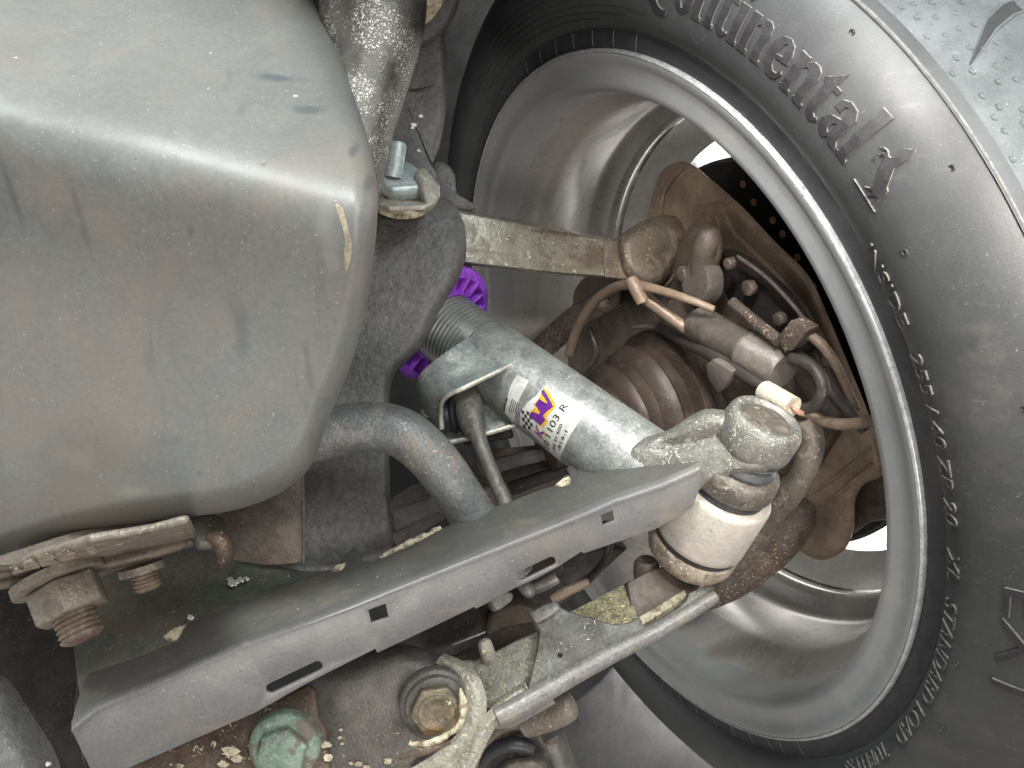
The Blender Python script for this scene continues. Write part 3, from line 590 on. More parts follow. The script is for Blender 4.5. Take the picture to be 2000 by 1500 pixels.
for pts, mt, nm, lb, ct in (
    ([(1112, 690, 0, 10), (1128, 640, 0, 10), (1160, 590, 0, 10), (1200, 562, 0, 10), (1235, 556, 0, 10), (1290, 567, -.004, 9), (1345, 585, -.01, 8), (1395, 604, -.02, 7)], m_hose, 'brake_hose', 'brown dusty hose arching over the knuckle into the actuator', 'hose'),
    ([(1245, 560, -.005, 12), (1262, 582, -.006, 13), (1300, 612, -.012, 12), (1345, 645, -.02, 12)], m_copper, 'metal_pipe', 'short tan pipe running from hose clip to the actuator end', 'pipe'),
    ([(1530, 680, -.03, 12), (1570, 705, -.03, 13), (1610, 745, -.03, 13), (1645, 790, -.036, 13), (1690, 840, -.042, 12)], m_blackhose, 'thick_cable', 'thick dark cable sloping down behind the rim edge on the right', 'cable'),
    ([(1565, 808, -.02, 9), (1590, 815, -.022, 11), (1620, 825, -.026, 12), (1655, 829, -.03, 12), (1700, 822, -.034, 12), (1740, 810, -.036, 11)], m_hose, 'signal_cable', 'brown cable running right from the white connector to the rim', 'cable'),
    ([(1545, 700, -.02, 12), (1580, 712, -.02, 13), (1603, 740, -.018, 13), (1606, 770, -.016, 13), (1585, 795, -.014, 12), (1550, 800, -.012, 9)], m_blackhose, 'looped_cable', 'flat dark cable looping back into the white connector', 'cable'),
    ([(1048, 690, -.03, 24), (1080, 660, -.035, 25), (1120, 625, -.045, 24), (1160, 600, -.05, 23), (1200, 580, -.055, 22)], m_rustspeck, 'toe_link', 'rusty brown link rod running up from the damper to the knuckle', 'link rod')):
    tag(wtube(nm, pts, mt), lb, ct)
tag(wtube('hose_clip', [(1232, 545, .004, 12), (1240, 560, .004, 14), (1255, 590, .002, 13)], m_copper), 'small crusty clip gripping the hose at its bend', 'hose clip')
cn = thing('cable_connector', 'dirty white plastic cable connector above the ball joint eye', 'connector', WP(1520, 780, .0))
c0 = WP(1490, 762, .004); c1 = WP(1548, 796, .004); cD = c1 - c0; cL = cD.length; cR = 22 * WD(1520, 780, .0) / F
lathe('connector_body', c0, cD, [(0, .0001), (0, cR * .9), (.001, cR), (cL * .42, cR), (cL * .44, cR * .9), (cL * .50, cR * .9), (cL * .52, cR), (cL, cR), (cL, cR * .7), (cL * .9, .0001)], m_conn, cn, 30, cap=False)
for q in range(3): wtube('wire', [(1545 + q * 4, 794 + q * 4, .004, 3), (1556 + q * 2, 800 + q * 4, .002, 3), (1568, 806 + q * 2, -.004, 3)], m_pink, cn, 3, 8)

# ================================================================== UPPER LINK
ul = thing('control_link', 'silver cast suspension link running right into the wheel, rusty at its outer end', 'suspension link', P(1080, 480, .58))
def boxbar(name, st, mat, parent, bevel=.0055):
    # st: (xt,yt, xm,ym, xb,yb, depth): top, crease and bottom edge at each station
    V = []; Fc = []
    for xt, yt, xm, ym, xb, yb, d in st: V += [P(xt, yt, d + .010), P(xt, yt + 6, d + .002), P(xm, ym, d), P(xm, ym + 6, d + .0012), P(xb, yb - 5, d - .001), P(xb, yb, d + .006), P(xb, yb - 4, d + .028), P(xt, yt, d + .028)]
    for i in range(len(st) - 1):
        for j in range(8): q = (j + 1) % 8; Fc.append((i * 8 + j, i * 8 + q, i * 8 + 8 + q, i * 8 + 8 + j))
    Fc += [tuple(range(8)), tuple(range(len(V) - 8, len(V)))]
    return mk(name, V, Fc, mat, parent, True, bevel, 3, 25)
boxbar('bar', [(860, 402, 860, 478, 860, 512, .55), (905, 410, 905, 484, 905, 517, .555), (1000, 428, 1000, 496, 1000, 527, .57), (1100, 447, 1100, 512, 1100, 537, .59), (1190, 466, 1190, 520, 1190, 544, .605)], m_link, ul)
boxbar('rusty_end', [(1180, 463, 1180, 520, 1180, 545, .6015), (1230, 468, 1230, 528, 1230, 552, .612), (1270, 466, 1270, 530, 1270, 566, .622), (1310, 458, 1310, 520, 1310, 560, .632)], m_linkb, ul, .005)
pillow('end_boss', [(1205, 470), (1240, 440), (1290, 420), (1335, 430), (1345, 470), (1325, 520), (1290, 560), (1250, 562), (1215, 530)], (1275, 495), lambda x, y: .606 + .00012 * (x - 1275), .018, .02, m_linkb, ul)

for x_, y_, rx, ry, am in ((1180, 500, 90, 40, .8), (1100, 455, 110, 8, .8), (1150, 540, 60, 10, .6), (930, 480, 40, 5, .5)):
    stain(m_link, P(x_, y_, .59) - ul.location, (rx / F * .59, .05, ry / F * .59), '5b4c40', am, 90, .8, .8)
# ================================================================== UNDERBODY LEFT
tank = thing('underbody_cover', 'huge smooth grey moulded plastic cover bulging in from the left', 'plastic cover', P(300, 500, .36))
def tankd(x, y):
    # crest line of the bulge runs from (0,230) to (740,390)
    yc = 225 + .235 * x; dy = y - yc
    sp = lambda v, w: w * math.log(1 + math.exp(max(-30, min(30, v / w))))
    d = .312 + .00034 * sp(-dy, 34) + .00016 * sp(dy, 30) - .00009 * sp(dy - 240, 60)
    d += .004 * math.sin((x + .5 * y) / 230) + .002 * math.sin(x / 97 + y / 160)
    return d
to = [(590, -60), (614, 0), (652, 70), (690, 185), (722, 285), (738, 370), (736, 440), (731, 500), (722, 560), (712, 615), (690, 700), (667, 760), (648, 805), (628, 860), (604, 915), (560, 955), (500, 984), (430, 1002), (330, 1014), (200, 1036), (100, 1060), (0, 1090), (-150, 1130), (-300, 1000), (-300, 500), (-300, -100), (100, -200), (500, -200)]
pillow('moulded_shell', to, (250, 480), tankd, .030, .10, m_tank, tank, f0=.90, n=5, rings=12, inner=14)
def scr(name, pts, mat, par):  # scuffs following the shell
    return tube(name, [(x, y, tankd(x, y) + .0 , r) for x, y, r in pts], mat, par, 5, 8)

for x_, y_, rx, ry, c_, am in ((548, 152, 62, 16, '474f54', .75), (600, 215, 46, 20, '4a5257', .7), (690, 290, 10, 30, '474f54', .7), (716, 345, 9, 40, '474f54', .6), (470, 640, 26, 95, '565a5c', .6),
                               (372, 452, 16, 22, '585c5c', .6), (25, 380, 12, 90, '545352', .7), (150, 400, 14, 100, '575553', .6), (100, 380, 90, 70, '8f8476', .3), (215, 430, 60, 70, '8d8376', .25), (60, 130, 110, 60, '877b6e', .2),
                               (330, 860, 60, 22, '5d6062', .4), (255, 960, 70, 16, '9a9386', .35), (640, 470, 30, 120, '8d9089', .4), (515, 320, 9, 9, '4b4f50', .8), (150, 900, 60, 40, '8f8778', .4), (390, 925, 12, 9, '565a5c', .6)):
    d_ = tankd(x_, y_); stain(m_tank, P(x_, y_, d_) - tank.location, (rx / F * d_, .04, ry / F * d_), c_, am, 55, 1.1, .9)
slab('dried_drip', [[(p[0], p[1]) for p in spline([(655, 400), (668, 405), (676, 430), (682, 455), (688, 480), (684, 510), (676, 530), (672, 500), (674, 470), (668, 440)], 3, True)]], lambda x, y: P(x, y, tankd(x, y) - .0001), lambda x, y: Vector((0, -1, 0)), .0004, M('tan_dried_drip', 'a59c86', '948c78', 200, .5), tank, maxlen=14)
pipe = tag(tube('exhaust_pipe', [(733, -90, .47, 108), (728, -30, .465, 107), (728, 20, .46, 104), (722, 80, .455, 98), (712, 160, .45, 84), (700, 240, .445, 72), (690, 330, .44, 62), (684, 420, .44, 52)], m_pipe, None, 8, 40), 'shiny speckled bare metal exhaust pipe tapering down behind the plastic cover', 'exhaust pipe')

sf = thing('subframe', 'dark grey painted steel subframe between the plastic cover and the damper', 'subframe', P(750, 650, .53))
pillow('tower_plate', [(700, -60), (866, -60), (868, 60), (873, 130), (872, 200), (866, 250), (857, 290), (845, 330), (860, 380), (760, 400), (700, 380)], (780, 170), lambda x, y: .56, .02, .04, m_sub, sf, f0=.85)
pillow('rounded_lobe', [(800, -60), (905, -60), (898, 0), (888, 30), (866, 65), (838, 88), (810, 95), (790, 60)], (840, 0), lambda x, y: .545, .02, .03, m_sub, sf, f0=.75)
plate('lobe_face', [(820, -20), (868, -20), (862, 10), (845, 34), (828, 46), (812, 30)], flat(.5445), .003, m_crust, sf, rnd=4)
tube('pressed_groove', [(800, 178, .5605, 3), (825, 176, .5605, 4), (848, 167, .5605, 2)], m_bead, sf, 4, 8)  # dark raised line painted for the shade of a groove
pillow('textured_panel', [(560, 420), (640, 396), (740, 392), (830, 384), (880, 392), (900, 422), (909, 450), (910, 500), (897, 542), (878, 575), (856, 612), (826, 674), (793, 708), (772, 732), (763, 756), (760, 800), (761, 900), (762, 1000), (758, 1085), (640, 1150), (520, 1120), (520, 800), (540, 560)], (690, 640), lambda x, y: .505 - .00003 * (y - 600) + (.00012 * max(0, 470 - y) if y < 470 else 0), .020, .03, m_sub, sf, f0=.80, n=6)
plate('side_face', [(430, 980), (520, 940), (592, 900), (592, 1100), (520, 1105), (425, 1090)], Pl((430, 980, .475), (592, 940, .468), (500, 1150, .480)), .004, m_brown, sf)
loft('wide_flange', [[(120, 1160, .50), (300, 1090, .49), (450, 1080, .485), (600, 1116, .485), (775, 1092, .485)],
                      [(140, 1240, .485), (300, 1160, .482), (450, 1135, .478), (610, 1136, .474), (770, 1102, .478)],
                      [(150, 1320, .452), (300, 1270, .452), (450, 1200, .454), (620, 1155, .458), (765, 1115, .462)],
                      [(160, 1380, .45), (300, 1330, .45), (450, 1250, .45), (620, 1190, .45), (765, 1135, .455)]], m_subg, sf, .003)
tube('panel_seam', [(592, 905, .4665, 3), (593, 1000, .470, 3), (593, 1100, .474, 3)], m_sub, sf, 3, 8)
fp = Pl((455, 1138, .4725), (372, 1206, .4500), (600, 1100, .4630))
flecks('paint_chip', [(455, 1138, 13), (470, 1132, 9), (482, 1130, 6), (448, 1131, 8), (372, 1206, 8)], fp, m_chip, sf)
flecks('paint_chip', [(808, 244, 8), (822, 227, 6), (818, 295, 6), (848, 435, 6), (806, 250, 5)], flat(.539), m_chip, sf)
# mounting nut on the shelf
mn = thing('mounting_nut', 'pale bluish nut with a stud and square lug on top of the subframe', 'nut', P(775, 350, .50))
nD = (P(770, 330, .49) - P(782, 380, .5)).normalized(); nA = P(782, 385, .50)
upD = (Vector((.16, -.72, .66))).normalized()
lathe('washer', nA, upD, [(-.002, .021), (0, .021), (.0008, .020), (.0008, .0001)], m_crust, mn, 36, cap=False)
nut('hex_nut', P(780, 366, .500), upD, .0175, .010, m_nutblue, mn, .4, .002)
lathe('stud', P(768, 346, .490), (upD + Vector((.05, .5, .5))).normalized(), [(0, .0058), (.020, .0056), (.022, .0045), (.022, .0001)], m_nutblue, mn, 24, cap=False)
plate('locking_lug', [(812, 330), (828, 322), (862, 360), (862, 378), (850, 398), (832, 398), (826, 372)], Pl((812, 330, .488), (862, 360, .49), (835, 398, .478)), .010, m_lug, mn, bevel=.0025)
plate('shim_plate', [(735, 396), (760, 388), (840, 396), (828, 402), (760, 404)], Pl((735, 396, .478), (840, 396, .478), (780, 404, .472)), .003, m_lug, mn)
pb = tag(pillow('support_tab', [(845, 325), (868, 318), (888, 340), (893, 378), (925, 398), (928, 410), (880, 412), (850, 400)], (875, 370), lambda x, y: .56, .006, .01, m_sub, None), 'small grey steel tab projecting right above the silver link', 'bracket')

# lower left bracket with nut
br = thing('mounting_bracket', 'rusty two-layer steel bracket under the plastic cover, carrying a big nut and stud', 'bracket', P(200, 1080, .40))
pbk = Pl((0, 1110, .375), (380, 1040, .41), (150, 1000, .41))
plate('back_layer', [(-60, 1080), (0, 1082), (136, 1038), (290, 1000), (352, 1000), (372, 1030), (384, 1056), (300, 1080), (200, 1105), (40, 1136), (-60, 1150)], pbk, .005, m_brown, br, bevel=.002)
pbk2 = Pl((0, 1130, .367), (380, 1050, .405), (150, 1095, .372))
plate('front_layer', [(-60, 1120), (22, 1118), (60, 1096), (180, 1060), (300, 1040), (352, 1026), (372, 1022), (390, 1058), (370, 1070), (312, 1098), (200, 1132), (90, 1152), (36, 1146), (26, 1130), (-60, 1170)], pbk2, .004, m_nut, br, bevel=.0018)
flecks('crust_patch', [(60, 1106, 26), (92, 1094, 28), (130, 1084, 22), (38, 1118, 16), (180, 1074, 16)], pbk2, m_cream, br, .0005)
nA = P(110, 1122, .375); nB = P(160, 1250, .368); nD = (nB - nA).normalized()
lathe('washer', nA, nD, [(0, .0001), (0, .0205), (.0045, .0205), (.0050, .019), (.0050, .0001)], m_nut, br, 40, cap=False)
nut('hex_nut', P(122, 1140, .374), nD, .0172, .0165, m_nut, br, .9, .0015)
thread('stud', P(140, 1188, .371), nD, .0098, .0165, .0026, m_tanrust, br)
nD2 = (P(290, 1150, .40) - P(276, 1095, .40)).normalized()
lathe('small_washer', P(276, 1103, .402), nD2, [(0, .0001), (0, .0115), (.004, .0115), (.004, .0001)], m_nut, br, 30, cap=False)
thread('small_stud', P(279, 1112, .40), nD2, .0070, .0115, .0021, m_tanrust, br)
plate('folded_tab', [(366, 1008), (420, 1000), (440, 1012), (448, 1045), (420, 1062), (388, 1062)], Pl((366, 1008, .41), (440, 1010, .42), (400, 1060, .40)), .006, m_subg, br, bevel=.002)
tube('weld_blob', [(410, 1050, .405, 14), (430, 1055, .405, 18), (440, 1085, .41, 16), (432, 1100, .415, 10)], m_browncrust, br, 4, 10)

ll = thing('corner_cover', 'grey curved underbody cover in the bottom left corner', 'cover', P(40, 1420, .42))
loft('panel_skin', [[(-60, 1300, .46), (0, 1318, .46), (26, 1340, .46), (62, 1395, .46), (104, 1462, .46), (130, 1530, .46)], [(-60, 1400, .43), (-30, 1410, .43), (0, 1430, .43), (40, 1470, .43), (70, 1520, .43), (100, 1560, .43)], [(-60, 1560, .42), (-40, 1560, .42), (-20, 1560, .42), (10, 1570, .42), (30, 1580, .42), (60, 1590, .42)]], m_sub, ll, .004)
plate('shadow_plate', [(-60, 1120), (150, 1150), (152, 1290), (142, 1400), (170, 1530), (-60, 1530)], Pl((0, 1200, .52), (150, 1200, .52), (100, 1500, .475)), .004, m_dark, ll)  # dark sheet standing in for the shaded recess behind the bracket
flecks('paint_chip', [(14, 1478, 16), (8, 1462, 8), (30, 1490, 7), (94, 1492, 8)], flat(.428), m_chip, ll)

# ================================================================== ANTI-ROLL BAR, DROP LINK
arb = tag(tube('anti_roll_bar', [(560, 870, .44, 50), (620, 850, .44, 50), (680, 838, .44, 50), (735, 834, .44, 49), (785, 846, .44, 49), (830, 880, .442, 48), (868, 925, .445, 47), (905, 980, .45, 46), (950, 1045, .455, 45), (1010, 1120, .46, 44)], m_bar, None, 8, 36), 'thick worn bent anti-roll bar curving down from under the cover', 'anti-roll bar')
dl = thing('drop_link', 'thin grey drop link rod hanging from its ball socket under the damper bracket', 'drop link', P(915, 800, .49))
tube('rod', [(925, 818, .497, 19), (932, 850, .495, 17), (948, 893, .49, 15), (968, 940, .485, 15), (990, 990, .48, 15), (1010, 1040, .475, 15)], m_rod, dl, 4, 18)
tube('ball_head', [(905, 758, .512, 22), (908, 775, .508, 29), (914, 800, .504, 31), (923, 828, .500, 26), (928, 848, .496, 19)], m_rod, dl, 5, 22)
sD = (P(880, 818, .48) - P(915, 800, .492)).normalized()
lathe('rubber_seal', P(905, 805, .508), (Vector((-1, .12, -.12))).normalized(), [(0, .011), (.002, .0135), (.004, .0110), (.006, .0138), (.008, .0115), (.010, .0120), (.012, .0001)], m_rubber, dl, 30, cap=False)

# ================================================================== DAMPER
dp = thing('coilover_damper', 'silver coilover damper tube with purple spring perch and printed sticker', 'damper', P(1050, 760, .5))
DA = P(885, 650, .546); DB = P(1238, 903, .471); DD = (DB - DA).normalized(); DL = (DB - DA).length; DR = .0264
du = (Vector((0, -1, 0)) - DD * (-DD.y)).normalized(); dv = DD.cross(du)
tT = (P(950, 697, .5385) - DA).dot(DD)
prof = [(tT, DR * .97), (tT + .0015, DR), (DL * .5, DR), (DL + .014, DR), (DL + .014, .0001)]
lathe('tube', DA, DD, prof, m_damper, dp, 80, cap=False, u=du)
tp = []; n_th = 15; p_ = (tT + .022) / n_th
for i in range(n_th):
    t = -.022 + i * p_; tp += [(t, DR * .90), (t + p_ * .38, DR * .975), (t + p_ * .60, DR * .975), (t + p_ * .97, DR * .90)]
lathe('threaded_sleeve', DA, DD, tp, m_thread, dp, 80, cap=False, u=du)
lathe('inner_sleeve', DA, DD, [(-.06, DR * .9), (.01, DR * .9)], m_dark, dp, 40, cap=False, u=du)
# purple perch: ring with lugs and pockets
PR = .0450
lathe('spring_perch', DA, DD, [(-.030, DR * .98), (-.030, PR * .97), (-.028, PR), (-.0105, PR), (-.009, PR * .97), (-.0085, PR * .86), (-.0125, PR * .84), (-.0125, DR * 1.06), (-.008, DR * 1.04), (-.008, DR * .98)], m_purple, dp, 80, cap=False, u=du)
perch = dp.children[-1]
lathe('perch_pocket', DA, DD, [(-.0122, DR * 1.05), (-.0121, PR * .86)], m_purpled, perch, 60, cap=False, u=du)  # pocket's shade put into a darker purple
for k in range(18):
    a = 2 * PI * (k + .3) / 18; e1 = du * math.cos(a) + dv * math.sin(a); e2 = DD.cross(e1)
    V = []
    for t in (-.0135, -.0080):
        for r, q in ((DR * 1.02, -.0012), (DR * 1.02, .0012), (PR * .9, .0026 if k % 2 else .0012), (PR * .9, -.0012)): V.append(DA + DD * t + e1 * r + e2 * q)
    mk('perch_rib', V, [(0, 1, 2, 3), (4, 5, 6, 7), (0, 1, 5, 4), (1, 2, 6, 5), (2, 3, 7, 6), (3, 0, 4, 7)], m_purple, perch, True, .0006)
    V = []
    for r, h in ((PR * .99, .0026), (PR * 1.015, .0022)):
        for t, q in ((-.027, -h), (-.027, h), (-.015, h), (-.015, -h)): V.append(DA + DD * t + e1 * r + e2 * q)
    mk('perch_slot', V, [(0, 1, 2, 3), (4, 5, 6, 7), (0, 1, 5, 4), (1, 2, 6, 5), (2, 3, 7, 6), (3, 0, 4, 7)], m_purpled if k % 2 else m_dark, perch, False)  # dark raised blocks stand in for shaded slot openings
lathe('spring_ring', DA, DD, [(-.048, DR), (-.048, PR * 1.08), (-.046, PR * 1.14), (-.036, PR * 1.14), (-.034, PR * 1.05), (-.033, DR)], m_purpled, dp, 60, cap=False, u=du)
# spring coil
cen = []; 
for i in range(90):
    a = 2 * PI * i / 30; cen.append(DA + DD * (-.056 - .014 * i / 30) + (du * math.cos(a + 2.2) + dv * math.sin(a + 2.2)) * PR * 1.22)
sweep('coil_spring', cen, [.0055] * 90, m_yellow, dp, 12)
# welded bracket
bt_rows = [[(944, 636, .522), (900, 668, .506), (862, 694, .500), (828, 722, .500), (814, 745, .504), (816, 778, .514), (834, 808, .517)],
           [(985, 664, .509), (930, 712, .496), (880, 742, .491), (850, 762, .493), (834, 782, .499), (836, 806, .505), (850, 830, .507)],
           [(1022, 700, .500), (960, 730, .487), (905, 757, .482), (876, 770, .484), (862, 785, .490), (860, 805, .496), (861, 838, .498)]]
loft('welded_bracket', bt_rows, m_galv, dp, .0026, 6, 5)
e = [P(*q) for q in spline([(1022, 701, .4985), (960, 731, .4862), (905, 758, .4812), (876, 771, .4832), (863, 786, .4892), (861, 806, .4952), (862, 838, .4972)], 6)]
sweep('bracket_edge', e, [.0017] * len(e), m_brightedge, dp, 10)
tube('weld_bead', [(1008, 700, .498, 6), (1018, 712, .496, 9), (1024, 706, .497, 8), (1012, 722, .497, 5)], m_brightedge, dp, 4, 10)
loft('bracket_arm', [[(868, 850, .512), (930, 800, .515), (1000, 770, .52)], [(880, 862, .505), (945, 846, .505), (1010, 826, .507)]], m_galv, dp, .0025, 5, 3)
e = [P(*q) for q in spline([(878, 864, .5035), (945, 848, .5035), (1012, 828, .505)], 6)]
sweep('bracket_edge', e, [.0018] * len(e), m_brightedge, dp, 10)
# sticker
def hit(x, y, R=DR):
    d = ray(x, y).normalized(); o = -DA; dd = d - DD * d.dot(DD); oo = o - DD * o.dot(DD)
    a = dd.dot(dd); b = 2 * dd.dot(oo); c_ = oo.dot(oo) - R * R; q = b * b - 4 * a * c_
    t = (-b - math.sqrt(max(0, q))) / (2 * a); X = d * t - DA
    return (X.dot(DD), math.atan2(X.dot(dv), X.dot(du)) * R)
def cyl(lift): return lambda t, s: DA + DD * t + (du * math.cos(s / DR) + dv * math.sin(s / DR)) * (DR + lift)
def cyn(t, s): return du * math.cos(s / DR) + dv * math.sin(s / DR)
def stick(name, loops, lift, mat, par, ml=.003): return slab(name, loops, cyl(lift), cyn, .00012, mat, par, smooth=True, maxlen=ml)
Z = lambda a, b: hit(800 + a / 4.285, 600 + b / 4.285)
h1 = Z(1265, 712); h2 = Z(1480, 850); up = 1 if Z(1300, 800)[1] > Z(1150, 1150)[1] else -1
lab = stick('sticker', [[Z(1150, 645), Z(1185, 700), Z(1222, 752), Z(1262, 712), Z(1275, 712), Z(1480, 846), Z(1484, 868), Z(1400, 990), Z(1330, 1100), Z(1290, 1190), Z(1262, 1290), Z(1205, 1240), Z(1120, 1150), Z(985, 1020), Z(925, 985), Z(930, 880), Z(985, 800), Z(1060, 740)]], .00015, m_label, dp)
lab2 = stick('serial_sticker', [[Z(905, 565), Z(1000, 618), Z(960, 690), Z(915, 780), Z(890, 880), Z(878, 960), Z(800, 890), Z(812, 800), Z(835, 690), Z(865, 620)]], .00015, m_label, dp)
def zp(name, pts, lift, mat, par, holes=()): return stick(name, [[Z(*p) for p in pts]] + [[Z(*p) for p in h] for h in holes], lift, mat, par)
# W: zig-zag of purple with a yellow shadow
for i in range(5):
    for j in range(4):
        if (i + j) % 2 == 0:
            x0 = 938 + j * 21 + i * 3; y0 = 860 + i * 30 + j * 5
            zp('flag_square', [(x0, y0), (x0 + 20, y0 + 6), (x0 + 23, y0 + 34), (x0 + 3, y0 + 28)], .00030, m_ink, lab)
def label_text(body, ax, ay, bx, by, h, mat, par, bold=.022, lf=.00022, sh=0.0):
    a = Vector(Z(ax, ay)); b = Vector(Z(bx, by)); d = (b - a).normalized(); nrm = Vector((-1, 0)) ; nrm = (nrm - d * nrm.dot(d)).normalized()
    vs, fs = text_loops(body, bold); wid = max(v[0] for v in vs); k = (b - a).length / wid
    fn = lambda x, y: cyl(lf)(*(a + d * (x + sh * y) * k + nrm * y * h))
    return text_on('print', body, fn, lambda x, y: cyn(*(a + d * x * k + nrm * y * h)), .00015, mat, par)
zp('yellow_outline', [(1130, 676), (1160, 700), (1196, 760), (1226, 830), (1196, 866), (1142, 918), (1160, 958), (1118, 1010), (1085, 975), (1040, 935), (998, 900), (1024, 862), (1060, 840), (1040, 815), (1090, 760), (1108, 700)], .00028, m_yprint, lab)
zp('letter_w', [(1118, 690), (1134, 706), (1186, 796), (1204, 834), (1165, 862), (1118, 905), (1138, 945), (1098, 988), (1065, 962), (1004, 905), (1026, 872), (1082, 894), (1094, 884), (1070, 838), (1052, 818), (1086, 768), (1146, 806), (1156, 798), (1112, 735), (1102, 706)], .00042, m_pprint, lab)
label_text('K', 1128, 1118, 1146, 1020, .0100, m_yprint, lab, .06, .00026, .2)
label_text('K', 1118, 1112, 1136, 1020, .0100, m_pprint, lab, .05, .00044, .2)
label_text('10 1103 R', 1172, 1200, 1338, 822, .0064, m_ink, lab, .03)
label_text('DS 21 600', 1222, 1200, 1285, 985, .0030, m_ink, lab)
label_text('-814-1', 1262, 1210, 1326, 1040, .0032, m_ink, lab)
label_text('10101104', 800, 868, 828, 762, .0020, m_ink, lab2)
for i in range(4):
    a, b = (834 + i * 16, 872 - i * 2 + i * 8), (862 + i * 14, 768 + i * 10)
    zp('print_line', [(a[0], a[1]), (b[0], b[1]), (b[0] + 5, b[1] + 3), (a[0] + 5, a[1] + 3)], .0003, m_ink, lab2)

# ================================================================== LOWER ARM (channel cover)
ch = thing('channel_cover', 'long dark grey pressed steel channel with square holes and slots crossing the foreground', 'channel', P(750, 1180, .39))
fold = [(140, 1420), (192, 1378), (360, 1306), (480, 1254), (600, 1213), (700, 1176), (833, 1123), (967, 1070), (1050, 1038), (1133, 1005), (1199, 976), (1293, 946), (1345, 924), (1367, 912)]
def dfold(x): return .350 + (x - 140) / 1230 * .070
bot = [(1371, 930), (1367, 954), (1352, 992), (1322, 1012), (1281, 1034), (1192, 1064), (1140, 1082), (1136, 1078), (1093, 1106), (1053, 1128), (1003, 1151), (930, 1190), (926, 1186), (877, 1210), (767, 1262), (737, 1276), (733, 1268), (600, 1335), (500, 1392), (280, 1488), (190, 1530)]
fpl = Pl((140, 1420, .350), (1367, 912, .420), (1322, 1012, .4235))
holes = [capsule(530, 1345, 620, 1302, 10), capsule(1019, 1125, 1077, 1097, 9), [(720, 1192), (753, 1180), (759, 1207), (726, 1218)], [(1175, 1006), (1196, 998), (1200, 1017), (1178, 1027)]]
top = [(172, 1314), (200, 1306), (288, 1276), (336, 1254), (346, 1250), (362, 1222), (372, 1216), (440, 1188), (520, 1160), (600, 1130), (640, 1116), (652, 1118), (668, 1112), (678, 1100), (680, 1080), (686, 1072), (697, 1068), (703, 1086), (710, 1095), (733, 1096), (767, 1080), (813, 1060), (867, 1030), (927, 1003), (1000, 978), (1050, 958), (1084, 948), (1098, 950), (1112, 946), (1117, 936), (1106, 914), (1116, 908), (1126, 918), (1166, 924), (1206, 908), (1252, 889), (1290, 875), (1322, 864), (1345, 884), (1367, 905)]
# front web: planar with holes; its upper edge stops just under the fold
lowfold = [(x, y + 7) for x, y in fold]
plate('front_web', lowfold + bot, fpl, .0024, m_chan, ch, holes, bevel=.0005)
# fold and upper web as one sheet: rows across the section
V = []; Fc = []
def along(poly, x):
    for (x0, y0), (x1, y1) in zip(poly, poly[1:]):
        if x0 <= x <= x1: return y0 + (y1 - y0) * (x - x0) / max(1e-6, x1 - x0)
    return poly[0][1] if x < poly[0][0] else poly[-1][1]
upl_pts = (P(140, 1420, .3505), P(1367, 912, .4205))
upl = Pl((140, 1414, .352), (1367, 906, .4225), (700, 1085, .438))
uppoly = [(172, 1314), (158, 1345), (146, 1385), (139, 1412)] + [(x, y - 8) for x, y in fold[1:]]
uploop = top + [(x, y - 8) for x, y in reversed(fold)][1:] + [(140, 1408), (146, 1385), (158, 1345)]
plate('top_web', uploop, upl, .0024, m_chanshade, ch, bevel=.0005)
sec = []
for x_, y_ in fold:
    a = upl(x_, y_ - 10) + upl.n * .0004; b = fpl(x_, y_ + 10) + fpl.n * .0004; ctrl = P(x_, y_ - 1, fpl.d(x_, y_) - .0022)
    sec.append([a * (1 - t) ** 2 + ctrl * 2 * t * (1 - t) + b * t * t for t in [i / 6 for i in range(7)]])
V = [v for s_ in sec for v in s_]; K = 7
Fc = [(i * K + j, i * K + j + 1, (i + 1) * K + j + 1, (i + 1) * K + j) for i in range(len(sec) - 1) for j in range(K - 1)]
off = Vector((0, .0016, -.001)); L = len(V); V2 = [v + off for v in V]
mk('fold', V + V2, Fc + [tuple(i + L for i in f) for f in Fc], m_chan, ch, True)
# crust along the upper edge
tube('crusty_weld', [(740, 1088, .440, 3), (770, 1074, .440, 6), (810, 1056, .441, 8), (838, 1044, .442, 9), (862, 1030, .443, 5)], m_crust, ch, 4, 10)
for xx, yy, rr in ((345, 1235, 16), (662, 1108, 10), (1104, 940, 12)):
    pl_ = Pl((xx, yy, upl.d(xx, yy) + .006), (xx + 50, yy - 20, upl.d(xx + 50, yy - 20) + .006), (xx, yy - 40, upl.d(xx, yy) + .016))
    plate('crusty_spot', [(xx - rr * 1.8, yy + rr * .5), (xx - rr * .4, yy - rr * .6), (xx + rr * 1.3, yy - rr * 1.1), (xx + rr * .9, yy + rr * .4), (xx, yy + rr)], pl_, .004, m_crust, ch, bevel=.001)
